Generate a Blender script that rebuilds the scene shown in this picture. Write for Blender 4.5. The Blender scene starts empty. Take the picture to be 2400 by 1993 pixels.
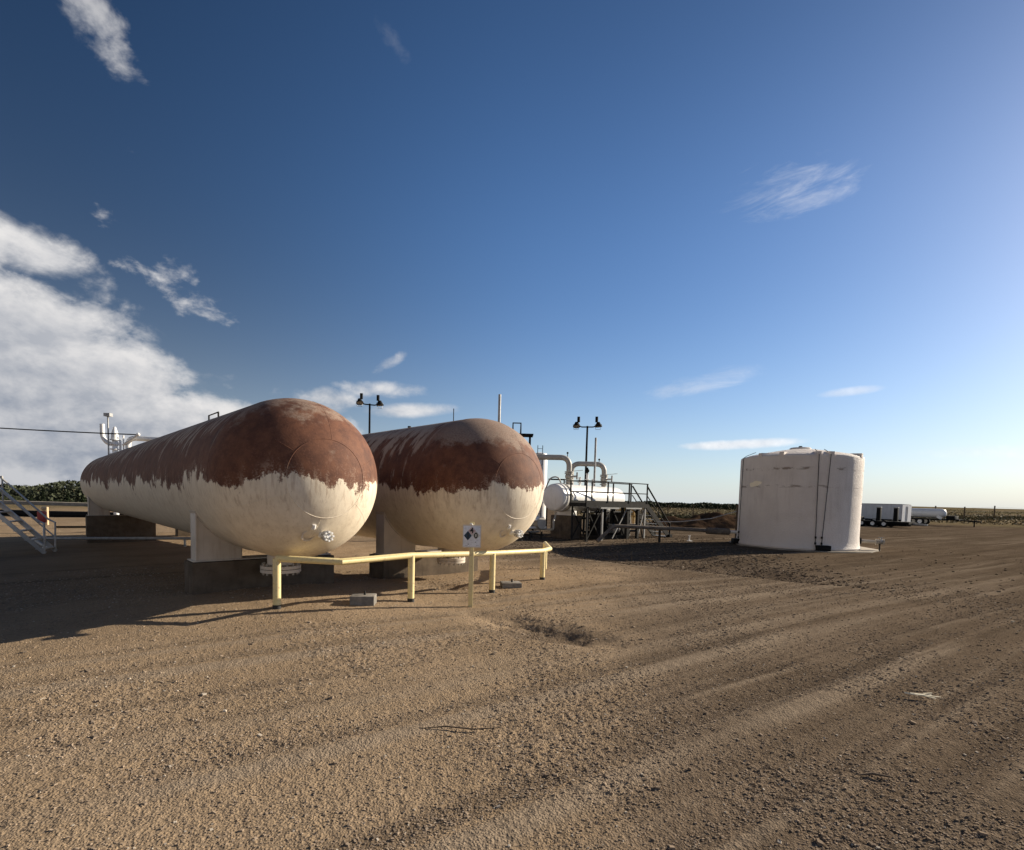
import bpy, bmesh, math, random
import numpy as np
from mathutils import Vector, Matrix

R_ = math.radians
rng = np.random.default_rng(7)
random.seed(7)
scn = bpy.context.scene
COL = scn.collection

# ------------------------------------------------------------------ camera
EYE = 1.85
cam_d = bpy.data.cameras.new('camera')
cam_d.sensor_fit = 'HORIZONTAL'
cam_d.sensor_width = 36.0
cam_d.lens = 18.0
cam_d.shift_x = 0.0026
cam_d.shift_y = 0.1033
cam_d.clip_start = 0.05
cam_d.clip_end = 9000
cam = bpy.data.objects.new('camera', cam_d)
COL.objects.link(cam)
_p, _r = -0.0626, 0.0267
_fw = Vector((0, math.cos(_p), math.sin(_p)))
_up = Vector((0, -math.sin(_p), math.cos(_p)))
_rt = Vector((1, 0, 0))
_r2 = _rt * math.cos(_r) + _up * math.sin(_r)
_u2 = -_rt * math.sin(_r) + _up * math.cos(_r)
cam.matrix_world = Matrix(((_r2.x, _u2.x, -_fw.x, 0), (_r2.y, _u2.y, -_fw.y, 0), (_r2.z, _u2.z, -_fw.z, EYE), (0, 0, 0, 1)))
scn.camera = cam

# ------------------------------------------------------------------ light
SUN_AZ, SUN_EL = 66.0, 22.0            # degrees from +Y towards +X, above the horizon
sun_dir = Vector((math.sin(R_(SUN_AZ)) * math.cos(R_(SUN_EL)), math.cos(R_(SUN_AZ)) * math.cos(R_(SUN_EL)), math.sin(R_(SUN_EL))))
sun_d = bpy.data.lights.new('sun', 'SUN')
sun_d.energy = 5.0
sun_d.angle = R_(0.53)
sun_d.color = (1.0, 0.88, 0.71)
sun = bpy.data.objects.new('sun', sun_d)
sun.rotation_euler = sun_dir.to_track_quat('Z', 'Y').to_euler()
sun.location = (40, 20, 30)
COL.objects.link(sun)

vs = scn.view_settings
vs.view_transform = 'Standard'
vs.look = 'None'
vs.exposure = 0.72
vs.gamma = 1.0
vs.use_curve_mapping = False
scn.render.engine = 'CYCLES'
scn.cycles.use_denoising = True
scn.cycles.max_bounces = 6
scn.cycles.diffuse_bounces = 4


class NT:
    """small helper for node trees"""
    def __init__(self, tree):
        self.t = tree

    def n(self, typ, **kw):
        nd = self.t.nodes.new(typ)
        for k, v in kw.items():
            if isinstance(k, str) and hasattr(nd, k):
                setattr(nd, k, v)
        return nd

    def put(self, sock, v):
        if isinstance(v, bpy.types.NodeSocket):
            self.t.links.new(v, sock)
        else:
            sock.default_value = v

    def m(self, op, a, b=None, c=None, clamp=False):
        nd = self.t.nodes.new('ShaderNodeMath')
        nd.operation = op
        nd.use_clamp = clamp
        self.put(nd.inputs[0], a)
        if b is not None:
            self.put(nd.inputs[1], b)
        if c is not None:
            self.put(nd.inputs[2], c)
        return nd.outputs[0]

    def vm(self, op, a, b=None, scale=None):
        nd = self.t.nodes.new('ShaderNodeVectorMath')
        nd.operation = op
        self.put(nd.inputs[0], a)
        if b is not None:
            self.put(nd.inputs[1], b)
        if scale is not None:
            self.put(nd.inputs['Scale'], scale)
        return nd.outputs[0]

    def noise(self, vec, scale, detail=3, rough=0.5, dist=0.0):
        nd = self.t.nodes.new('ShaderNodeTexNoise')
        if vec is not None:
            self.put(nd.inputs['Vector'], vec)
        nd.inputs['Scale'].default_value = scale
        nd.inputs['Detail'].default_value = detail
        nd.inputs['Roughness'].default_value = rough
        nd.inputs['Distortion'].default_value = dist
        return nd.outputs[0]

    def ss(self, v, lo, hi, a=0.0, b=1.0):
        nd = self.t.nodes.new('ShaderNodeMapRange')
        nd.interpolation_type = 'SMOOTHSTEP'
        self.put(nd.inputs[0], v)
        self.put(nd.inputs[1], lo)
        self.put(nd.inputs[2], hi)
        self.put(nd.inputs[3], a)
        self.put(nd.inputs[4], b)
        return nd.outputs[0]

    def mix(self, f, a, b):
        nd = self.t.nodes.new('ShaderNodeMix')
        nd.data_type = 'RGBA'
        self.put(nd.inputs[0], f)
        self.put(nd.inputs[6], a if isinstance(a, bpy.types.NodeSocket) else (*a[:3], 1))
        self.put(nd.inputs[7], b if isinstance(b, bpy.types.NodeSocket) else (*b[:3], 1))
        return nd.outputs[2]

    def comb(self, x, y, z):
        nd = self.t.nodes.new('ShaderNodeCombineXYZ')
        for i, v in enumerate((x, y, z)):
            self.put(nd.inputs[i], v)
        return nd.outputs[0]

    def sep(self, v):
        nd = self.t.nodes.new('ShaderNodeSeparateXYZ')
        self.put(nd.inputs[0], v)
        return nd.outputs


# ------------------------------------------------------------------ world: clear sky with clouds
SKY_STRENGTH = 0.050
world = bpy.data.worlds.new('World')
scn.world = world
world.use_nodes = True
wt = world.node_tree
wt.nodes.clear()
W = NT(wt)
out = W.n('ShaderNodeOutputWorld')
bg = W.n('ShaderNodeBackground')
bg.inputs['Strength'].default_value = SKY_STRENGTH
wt.links.new(bg.outputs[0], out.inputs[0])
sky = W.n('ShaderNodeTexSky')
sky.sky_type = 'NISHITA'
sky.sun_disc = False
sky.sun_elevation = R_(SUN_EL)
sky.sun_rotation = R_(SUN_AZ)
sky.altitude = 1400
sky.air_density = 1.0
sky.dust_density = 1.4
sky.ozone_density = 3.0
tc = W.n('ShaderNodeTexCoord')
dirv = tc.outputs['Generated']
X, Y, Z = W.sep(dirv)
AZ = W.m('MULTIPLY', W.m('ARCTAN2', X, Y), 57.2958)
EL = W.m('MULTIPLY', W.m('ARCSINE', Z), 57.2958)
# cloud noise on the direction sphere, flattened towards the horizon
cv = W.comb(X, Y, W.m('MULTIPLY', Z, 1.5))
f_lo = W.noise(cv, 5.0, 3, 0.5, 0.3)
f_hi = W.m('ADD', W.noise(cv, 11.0, 6, 0.57, 0.2), W.m('MULTIPLY', W.m('SUBTRACT', W.noise(cv, 42.0, 5, 0.65, 0.3), 0.5), 0.20))
f_st = W.noise(W.comb(W.m('MULTIPLY', AZ, 0.16), W.m('MULTIPLY', W.m('ADD', EL, W.m('MULTIPLY', AZ, -0.10)), 0.62), 0.0), 1.0, 6, 0.65, 0.5)
sunv = W.vm('ADD', cv, (0.020, 0.010, 0.030))
f_hi2 = W.m('ADD', W.noise(sunv, 11.0, 6, 0.57, 0.2), W.m('MULTIPLY', W.m('SUBTRACT', W.noise(sunv, 42.0, 3, 0.6, 0.3), 0.5), 0.12))
# ragged cloud bank: its top height over the horizon by bearing
fc = W.n('ShaderNodeFloatCurve')
W.put(fc.inputs['Value'], W.m('DIVIDE', W.m('ADD', AZ, 180.0), 360.0))
crv = fc.mapping.curves[0]
pts = [(-180, 22), (-140, 27), (-100, 28), (-75, 23), (-55, 18.5), (-47, 17.5), (-43.5, 16.8), (-40.0, 15.6), (-36.5, 13.6), (-32.6, 11.6), (-31.0, 10.0), (-26, 9.3), (-20.5, 9.4), (-17, 7.0),
       (-11, 4.0), (-4, 1.5), (20, 1.0), (60, 2.0), (110, 5.0), (150, 12.0), (180, 22)]  # unseen bank left and behind is raised to whiten the fill light
while len(crv.points) < len(pts):
    crv.points.new(0.5, 0.5)
for p_, (a_, e_) in zip(crv.points, pts):
    p_.location = ((a_ + 180) / 360.0, e_ / 30.0)
    p_.handle_type = 'VECTOR'
fc.mapping.use_clip = False
fc.mapping.update()
top_el = W.m('MULTIPLY', fc.outputs[0], 30.0)
depth_in = W.m('SUBTRACT', top_el, EL)                         # degrees below the bank's top
rag = W.m('ADD', W.m('MULTIPLY', W.m('SUBTRACT', f_hi, 0.48), 10.0), W.m('MULTIPLY', W.m('SUBTRACT', f_lo, 0.46), 3.5))
bank = W.ss(W.m('ADD', depth_in, rag), -1.2, 3.8)
# blue gaps high up in the bank, closed lower down
gap = W.ss(W.m('ADD', W.m('MULTIPLY', W.m('SUBTRACT', f_hi, 0.44), 14.0), W.m('MULTIPLY', W.m('SUBTRACT', depth_in, 0.2), 0.65)), -0.8, 1.2)
bank = W.m('MULTIPLY', bank, gap)
bank = W.m('MULTIPLY', bank, W.ss(top_el, 1.5, 5.0))


def blob(az0, el0, wa, we, slope, noise, amp, lo, hi, opa):
    """a soft patch of cloud round one bearing, ragged by noise"""
    da = W.m('SUBTRACT', AZ, az0)
    de = W.m('SUBTRACT', W.m('SUBTRACT', EL, el0), W.m('MULTIPLY', da, slope))
    d2 = W.m('ADD', W.m('POWER', W.m('DIVIDE', da, wa), 2.0), W.m('POWER', W.m('DIVIDE', de, we), 2.0))
    v = W.m('ADD', W.m('SUBTRACT', 1.0, d2), W.m('MULTIPLY', W.m('SUBTRACT', noise, 0.5), amp))
    return W.m('MULTIPLY', W.ss(v, lo, hi), opa)


blobs = [
    blob(-44.5, 18.4, 5.6, 2.3, -0.12, f_hi, 2.6, -0.1, 0.9, 1.0),
    blob(-38.5, 16.3, 4.0, 1.6, -0.3, f_hi, 7.0, 0.4, 2.4, 0.7),
    blob(-38.8, 33.3, 4.4, 3.6, -1.0, f_hi, 11.0, 0.5, 3.2, 0.60),
    blob(-31.8, 17.8, 4.6, 2.6, -0.5, f_hi, 11.0, 0.4, 2.8, 0.75),
    blob(-13.4, 13.9, 2.3, 0.9, 0.5, f_hi, 3.5, 0.0, 1.6, 0.85),
    blob(-19.5, 9.6, 4.0, 1.5, 0.05, f_hi, 3.0, 0.0, 1.5, 0.95),
    blob(-14.0, 11.2, 5.5, 1.0, 0.05, f_hi, 3.5, 0.0, 1.6, 0.85),
    blob(-11.0, 9.2, 6.0, 0.9, 0.08, f_hi, 2.0, 0.0, 1.3, 0.85),
    blob(26.6, 27.6, 6.5, 2.2, 0.02, f_st, 6.0, 0.1, 2.4, 0.30),
    blob(20.0, 12.2, 6.5, 1.2, 0.16, f_st, 3.5, 0.0, 2.0, 0.40),
    blob(24.0, 6.1, 6.0, 0.55, 0.03, f_hi, 1.5, -0.2, 1.0, 0.8),
    blob(33.0, 10.6, 2.6, 0.45, 0.04, f_hi, 1.5, -0.2, 1.2, 0.45),
    blob(44.0, 4.8, 7.0, 0.7, -0.03, f_hi, 2.4, 0.1, 1.6, 0.40),
    blob(-14.3, 39.6, 2.2, 0.9, -0.4, f_hi, 7.0, 0.6, 2.6, 0.10),
    blob(-98.0, 40.0, 22.0, 9.0, 0.1, f_hi, 8.0, 0.6, 3.0, 0.6),
    blob(170.0, 30.0, 25.0, 8.0, 0.1, f_hi, 8.0, 0.6, 3.0, 0.6),
]
cover = bank
for b_ in blobs:
    cover = W.m('MAXIMUM', cover, b_)
# light and grey parts of the cloud: side towards the sun brighter, thick low part greyer
rel = W.m('ADD', 0.5, W.m('MULTIPLY', W.m('SUBTRACT', f_hi, f_hi2), 3.5), clamp=True)
thick = W.ss(W.m('ADD', depth_in, W.m('MULTIPLY', W.m('SUBTRACT', f_lo, 0.5), 12.0)), 0.0, 11.0)
lit = W.m('SUBTRACT', W.m('ADD', 0.50, W.m('MULTIPLY', rel, 0.50)), W.m('MULTIPLY', thick, 0.50), clamp=True)
c_col = W.mix(lit, (4.0, 4.4, 5.2), (9.8, 9.6, 9.5))
hs = W.n('ShaderNodeHueSaturation')
hs.inputs['Saturation'].default_value = 1.15
hs.inputs['Hue'].default_value = 0.503
# forward scatter: the clear sky brightens smoothly towards the sun's side and darkens towards the zenith
sv = W.n('ShaderNodeVectorMath', operation='DOT_PRODUCT')
wt.links.new(dirv, sv.inputs[0])
sv.inputs[1].default_value = tuple(sun_dir)
gam = W.m('MULTIPLY', W.m('ARCCOSINE', sv.outputs['Value']), 57.2958)
gain = W.m('MULTIPLY', W.ss(gam, 56.0, 104.0, 1.50, 0.58), W.ss(EL, 24.0, 52.0, 1.0, 0.66))
wt.links.new(W.vm('SCALE', sky.outputs[0], scale=gain), hs.inputs['Color'])
# pale haze low over the horizon, the same on every bearing
hz_f = W.m('MULTIPLY', W.m('POWER', 2.718, W.m('DIVIDE', W.m('MAXIMUM', EL, 0.0), -6.0)), 0.93)
clear = W.mix(hz_f, hs.outputs[0], (7.6, 8.3, 8.7))
c_fwd = W.vm('SCALE', c_col, scale=W.ss(gam, 35.0, 85.0, 1.45, 1.0))
s_col = W.mix(cover, clear, c_fwd)
wt.links.new(s_col, bg.inputs['Color'])

# ------------------------------------------------------------------ mesh helpers


class MB:
    """collects vertices and faces; build() links them as one mesh object"""
    def __init__(self):
        self.v = []
        self.f = []

    def add(self, vs_, fs_):
        o = len(self.v)
        self.v.extend([tuple(p) for p in vs_])
        self.f.extend([tuple(i + o for i in f) for f in fs_])
        return self

    def box(self, c, s, rz=0.0, bev=0.0, rot=None):
        bm = bmesh.new()
        bmesh.ops.create_cube(bm, size=1.0)
        for v in bm.verts:
            v.co = Vector((v.co.x * s[0], v.co.y * s[1], v.co.z * s[2]))
        if bev > 0:
            bmesh.ops.bevel(bm, geom=list(bm.edges), offset=bev, segments=2, affect='EDGES', profile=0.6)
        M = Matrix.Translation(Vector(c)) @ (rot.to_4x4() if rot is not None else Matrix.Rotation(rz, 4, 'Z'))
        bm.verts.index_update()
        self.add([M @ v.co for v in bm.verts], [[v.index for v in f.verts] for f in bm.faces])
        bm.free()
        return self

    def bar(self, p0, p1, w, h, up=(0, 0, 1), bev=0.0):
        """rectangular bar between two points, w across, h along 'up'"""
        p0, p1 = Vector(p0), Vector(p1)
        d = p1 - p0
        y = d.normalized()
        u = Vector(up)
        x = y.cross(u)
        if x.length < 1e-5:
            x = y.cross(Vector((1, 0, 0)))
        x.normalize()
        z = x.cross(y)
        rot = Matrix((x, y, z)).transposed()
        return self.box((p0 + p1) / 2, (w, d.length, h), rot=rot, bev=bev)

    def tube(self, pts, r, n=12, cap=True):
        """round tube along a polyline; r a number or one per point"""
        pts = [Vector(p) for p in pts]
        rs = r if isinstance(r, (list, tuple)) else [r] * len(pts)
        ring = []
        prev = None
        for i, p in enumerate(pts):
            if i == 0:
                t = pts[1] - p
            elif i == len(pts) - 1:
                t = p - pts[i - 1]
            else:
                t = (p - pts[i - 1]).normalized() + (pts[i + 1] - p).normalized()
            if t.length < 1e-9:
                t = pts[i] - pts[i - 1]
            t.normalize()
            if prev is None:
                a = Vector((0, 0, 1)) if abs(t.z) < 0.9 else Vector((1, 0, 0))
                x = t.cross(a).normalized()
            else:
                x = (prev - t * prev.dot(t))
                x = x.normalized() if x.length > 1e-6 else t.orthogonal().normalized()
            prev = x
            y = t.cross(x)
            k = 1.0
            if 0 < i < len(pts) - 1:
                c = max(0.35, t.dot((pts[i + 1] - p).normalized()))
                k = 1.0 / c if c > 0.6 else 1.2
            ring.append((p, x, y, rs[i], k))
        vs_, fs_ = [], []
        for p, x, y, rr, k in ring:
            for j in range(n):
                a = 2 * math.pi * j / n
                vs_.append(p + (x * math.cos(a) + y * math.sin(a)) * rr)
        for i in range(len(ring) - 1):
            for j in range(n):
                a, b = i * n + j, i * n + (j + 1) % n
                fs_.append((a, b, b + n, a + n))
        if cap:
            fs_.append(tuple(range(n - 1, -1, -1)))
            o = (len(ring) - 1) * n
            fs_.append(tuple(range(o, o + n)))
        return self.add(vs_, fs_)

    def cyl(self, c, r, h, n=24, axis='Z', r2=None):
        c = Vector(c)
        d = {'X': Vector((1, 0, 0)), 'Y': Vector((0, 1, 0)), 'Z': Vector((0, 0, 1))}[axis] if isinstance(axis, str) else Vector(axis).normalized()
        return self.tube([c, c + d * h], [r, r if r2 is None else r2], n)

    def lathe(self, prof, c=(0, 0, 0), axis=(0, 0, 1), n=32, close=False):
        """profile of (radius, height) turned round an axis through c"""
        c = Vector(c)
        z = Vector(axis).normalized()
        x = z.orthogonal().normalized()
        y = z.cross(x)
        vs_, fs_, idx = [], [], []
        for r, h in prof:
            if r < 1e-6:
                idx.append([len(vs_)] * n)
                vs_.append(c + z * h)
            else:
                idx.append(list(range(len(vs_), len(vs_) + n)))
                for j in range(n):
                    a = 2 * math.pi * j / n
                    vs_.append(c + z * h + (x * math.cos(a) + y * math.sin(a)) * r)
        for i in range(len(prof) - 1):
            A, B = idx[i], idx[i + 1]
            for j in range(n):
                k = (j + 1) % n
                f = []
                for q in (A[j], A[k], B[k], B[j]):
                    if q not in f:
                        f.append(q)
                if len(f) > 2:
                    fs_.append(f)
        return self.add(vs_, fs_)

    def sphere(self, c, r, n=16, sz=1.0):
        prof = [(r * math.sin(math.pi * i / n), -r * sz * math.cos(math.pi * i / n)) for i in range(n + 1)]
        return self.lathe(prof, c, (0, 0, 1), n * 2)

    def build(self, name, mat, parent=None, smooth=40, loc=None):
        me = bpy.data.meshes.new(name)
        me.from_pydata(self.v, [], self.f)
        bm = bmesh.new()
        bm.from_mesh(me)
        bmesh.ops.recalc_face_normals(bm, faces=list(bm.faces))
        bm.to_mesh(me)
        bm.free()
        if smooth:
            me.shade_smooth()
            me.set_sharp_from_angle(angle=R_(smooth))
        o = bpy.data.objects.new(name, me)
        me.materials.append(mat)
        COL.objects.link(o)
        if parent is not None:
            o.parent = parent
        if loc is not None:
            o.location = loc
        return o


def bend(pts, r, seg=6):
    """round the corners of a polyline with radius r"""
    P_ = [Vector(p) for p in pts]
    o = [P_[0]]
    for i in range(1, len(P_) - 1):
        a, b, c = P_[i - 1], P_[i], P_[i + 1]
        u, v = (a - b), (c - b)
        k = min(r, u.length * 0.49, v.length * 0.49)
        p0, p1 = b + u.normalized() * k, b + v.normalized() * k
        for j in range(seg + 1):
            t = j / seg
            o.append((1 - t) ** 2 * p0 + 2 * t * (1 - t) * b + t * t * p1)
    o.append(P_[-1])
    return o


def tag(o, label=None, cat=None, group=None, kind=None):
    if label:
        o['label'] = label
    if cat:
        o['category'] = cat
    if group:
        o['group'] = group
    if kind:
        o['kind'] = kind
    return o


def thing(name, label, cat, loc=(0, 0, 0), rz=0.0, group=None):
    o = bpy.data.objects.new(name, None)
    o.empty_display_size = 0.2
    COL.objects.link(o)
    o.location = loc
    o.rotation_euler = (0, 0, rz)
    return tag(o, label, cat, group)


def copy_tree(o, parent=None):
    c = o.copy()
    COL.objects.link(c)
    c.parent = parent
    for ch in list(o.children):
        copy_tree(ch, c)
    return c


# ------------------------------------------------------------------ materials


def mat(name, col, rough=0.6, metal=0.0, var=0.18, scale=4.0, bump=0.0, bscale=60.0, dirt=None, dirt_amt=0.5, streak=False, col2=None):
    m_ = bpy.data.materials.new(name)
    m_.use_nodes = True
    T = NT(m_.node_tree)
    b = m_.node_tree.nodes['Principled BSDF']
    co = T.n('ShaderNodeTexCoord').outputs['Object']
    n1 = T.noise(co, scale, 5, 0.6)
    c2 = col2 or tuple(c * (1 - var * 1.6) for c in col)
    c = T.mix(T.ss(n1, 0.3, 0.75), col, c2)
    if dirt:
        v = co
        if streak:
            v = T.vm('MULTIPLY', co, (1.0, 1.0, 0.12))
        n2 = T.noise(v, scale * 2.3, 6, 0.68)
        c = T.mix(T.m('MULTIPLY', T.ss(n2, 0.52, 0.72), dirt_amt), c, dirt)
    m_.node_tree.links.new(c, b.inputs['Base Color'])
    rn = T.m('ADD', rough, T.m('MULTIPLY', T.m('SUBTRACT', n1, 0.5), 0.25), clamp=True)
    m_.node_tree.links.new(rn, b.inputs['Roughness'])
    b.inputs['Metallic'].default_value = metal
    if bump > 0:
        bn = T.n('ShaderNodeBump')
        bn.inputs['Strength'].default_value = 1.0
        bn.inputs['Distance'].default_value = bump
        T.put(bn.inputs['Height'], T.noise(co, bscale, 4, 0.6))
        m_.node_tree.links.new(bn.outputs[0], b.inputs['Normal'])
    return m_


M = {}
M['white_paint'] = mat('white_paint', (0.74, 0.72, 0.68), 0.45, var=0.08, scale=2.5, dirt=(0.42, 0.36, 0.28), dirt_amt=0.5, streak=True)
M['saddle_paint'] = mat('saddle_paint', (0.66, 0.59, 0.50), 0.55, var=0.10, scale=3.0, dirt=(0.36, 0.24, 0.16), dirt_amt=0.45, streak=True)
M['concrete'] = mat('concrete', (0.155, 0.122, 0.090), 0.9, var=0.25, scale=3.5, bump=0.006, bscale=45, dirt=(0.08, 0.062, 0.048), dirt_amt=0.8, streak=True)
M['pad_concrete'] = mat('pad_concrete', (0.34, 0.30, 0.245), 0.9, var=0.2, scale=2.5, bump=0.004, bscale=60, dirt=(0.22, 0.18, 0.14), dirt_amt=0.5)
M['block_concrete'] = mat('block_concrete', (0.27, 0.25, 0.22), 0.9, var=0.25, scale=9, bump=0.005, bscale=80, dirt=(0.15, 0.13, 0.11))
M['yellow_paint'] = mat('yellow_paint', (0.80, 0.66, 0.31), 0.5, var=0.12, scale=8, dirt=(0.34, 0.20, 0.09), dirt_amt=0.55, col2=(0.70, 0.59, 0.33))
M['black_band'] = mat('black_band', (0.03, 0.028, 0.026), 0.7, var=0.3, scale=15)
M['galv'] = mat('galvanised_steel', (0.42, 0.42, 0.41), 0.5, 0.35, var=0.22, scale=7, dirt=(0.22, 0.19, 0.16), dirt_amt=0.4)
M['alu'] = mat('aluminium', (0.55, 0.53, 0.49), 0.45, 0.5, var=0.15, scale=6)
M['dark_steel'] = mat('dark_steel', (0.035, 0.034, 0.032), 0.7, 0.0, var=0.3, scale=9)
M['black_steel'] = mat('black_steel', (0.012, 0.012, 0.012), 0.75, 0.0, var=0.3, scale=9)
M['grey_pipe'] = mat('grey_pipe_paint', (0.47, 0.44, 0.385), 0.5, var=0.12, scale=5, dirt=(0.30, 0.25, 0.19), dirt_amt=0.4)
M['white_steel'] = mat('white_steel', (0.86, 0.85, 0.82), 0.4, var=0.06, scale=3, dirt=(0.55, 0.48, 0.4), dirt_amt=0.3, streak=True)
M['brown_pipe'] = mat('weathered_pipe', (0.20, 0.17, 0.14), 0.7, var=0.3, scale=6, dirt=(0.30, 0.26, 0.22))
M['bolt'] = mat('bolt_steel', (0.40, 0.37, 0.32), 0.5, 0.4, var=0.2, scale=20)
M['rubber'] = mat('rubber', (0.02, 0.02, 0.02), 0.85, var=0.3, scale=12)
M['red'] = mat('red_paint', (0.42, 0.035, 0.03), 0.5, var=0.15, scale=10)
M['orange'] = mat('orange_paint', (0.70, 0.36, 0.12), 0.55, var=0.12, scale=10)
M['tan_post'] = mat('tan_marker', (0.72, 0.52, 0.30), 0.6, var=0.12, scale=10)
M['ochre'] = mat('ochre_pipe', (0.50, 0.30, 0.07), 0.55, var=0.2, scale=8)
M['sign_white'] = mat('sign_face', (0.84, 0.86, 0.90), 0.4, 0.0, var=0.12, scale=14, dirt=(0.42, 0.41, 0.42), dirt_amt=0.5)
M['sign_edge'] = mat('sign_edge', (0.72, 0.66, 0.58), 0.5, var=0.1, scale=10)
M['sign_blue'] = mat('sign_blue', (0.018, 0.055, 0.10), 0.5, var=0.25, scale=30)
M['sign_pink'] = mat('faded_red', (0.62, 0.47, 0.46), 0.45, var=0.1, scale=25)
M['sign_pale'] = mat('faded_yellow', (0.60, 0.58, 0.52), 0.45, var=0.1, scale=25)
M['sign_black'] = mat('sign_black', (0.012, 0.010, 0.010), 0.5, var=0.2, scale=30)
M['trailer_white'] = mat('trailer_white', (0.72, 0.73, 0.74), 0.4, var=0.06, scale=1.5, dirt=(0.45, 0.42, 0.38), dirt_amt=0.3, streak=True)
M['trailer_shaded'] = mat('trailer_shaded', (0.62, 0.64, 0.67), 0.45, var=0.1, scale=1.2, dirt=(0.25, 0.25, 0.26), dirt_amt=0.3, streak=True)  # white trailer's side: its shade is put into the colour
M['wood'] = mat('weathered_wood', (0.16, 0.12, 0.085), 0.85, var=0.35, scale=8)
M['bark'] = mat('bark', (0.10, 0.075, 0.055), 0.9, var=0.3, scale=6)
M['straw'] = mat('straw', (0.82, 0.74, 0.55), 0.8, var=0.2, scale=20)
M['glass'] = mat('lamp_glass', (0.25, 0.25, 0.23), 0.15, var=0.1, scale=10)

for k_ in ('concrete', 'pad_concrete', 'block_concrete', 'brown_pipe', 'wood'):
    M[k_].node_tree.nodes['Principled BSDF'].inputs['Specular IOR Level'].default_value = 0.1
for k_ in ('black_steel', 'dark_steel', 'rubber'):
    M[k_].node_tree.nodes['Principled BSDF'].inputs['Specular IOR Level'].default_value = 0.12


def foliage(name, c1, c2):
    m_ = bpy.data.materials.new(name)
    m_.use_nodes = True
    T = NT(m_.node_tree)
    b = m_.node_tree.nodes['Principled BSDF']
    co = T.n('ShaderNodeTexCoord').outputs['Object']
    oi = T.n('ShaderNodeObjectInfo')
    n1 = T.noise(co, 0.9, 4, 0.6)
    f = T.m('ADD', T.ss(n1, 0.3, 0.7), T.m('MULTIPLY', T.m('SUBTRACT', oi.outputs['Random'], 0.5), 0.5), clamp=True)
    m_.node_tree.links.new(T.mix(f, c1, c2), b.inputs['Base Color'])
    b.inputs['Roughness'].default_value = 0.8
    b.inputs['Specular IOR Level'].default_value = 0.15
    return m_


M['leaf_dark'] = foliage('leaf_dark', (0.014, 0.022, 0.010), (0.032, 0.044, 0.018))
M['leaf_sage'] = foliage('leaf_sage', (0.045, 0.051, 0.030), (0.080, 0.086, 0.052))
M['leaf_mid'] = foliage('leaf_mid', (0.038, 0.047, 0.024), (0.066, 0.074, 0.038))
M['leaf_haze'] = foliage('leaf_haze', (0.036, 0.043, 0.025), (0.062, 0.070, 0.042))
M['dry_grass'] = foliage('dry_grass', (0.15, 0.12, 0.065), (0.22, 0.175, 0.10))
M['weed'] = foliage('weed', (0.07, 0.075, 0.035), (0.13, 0.11, 0.055))


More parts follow.
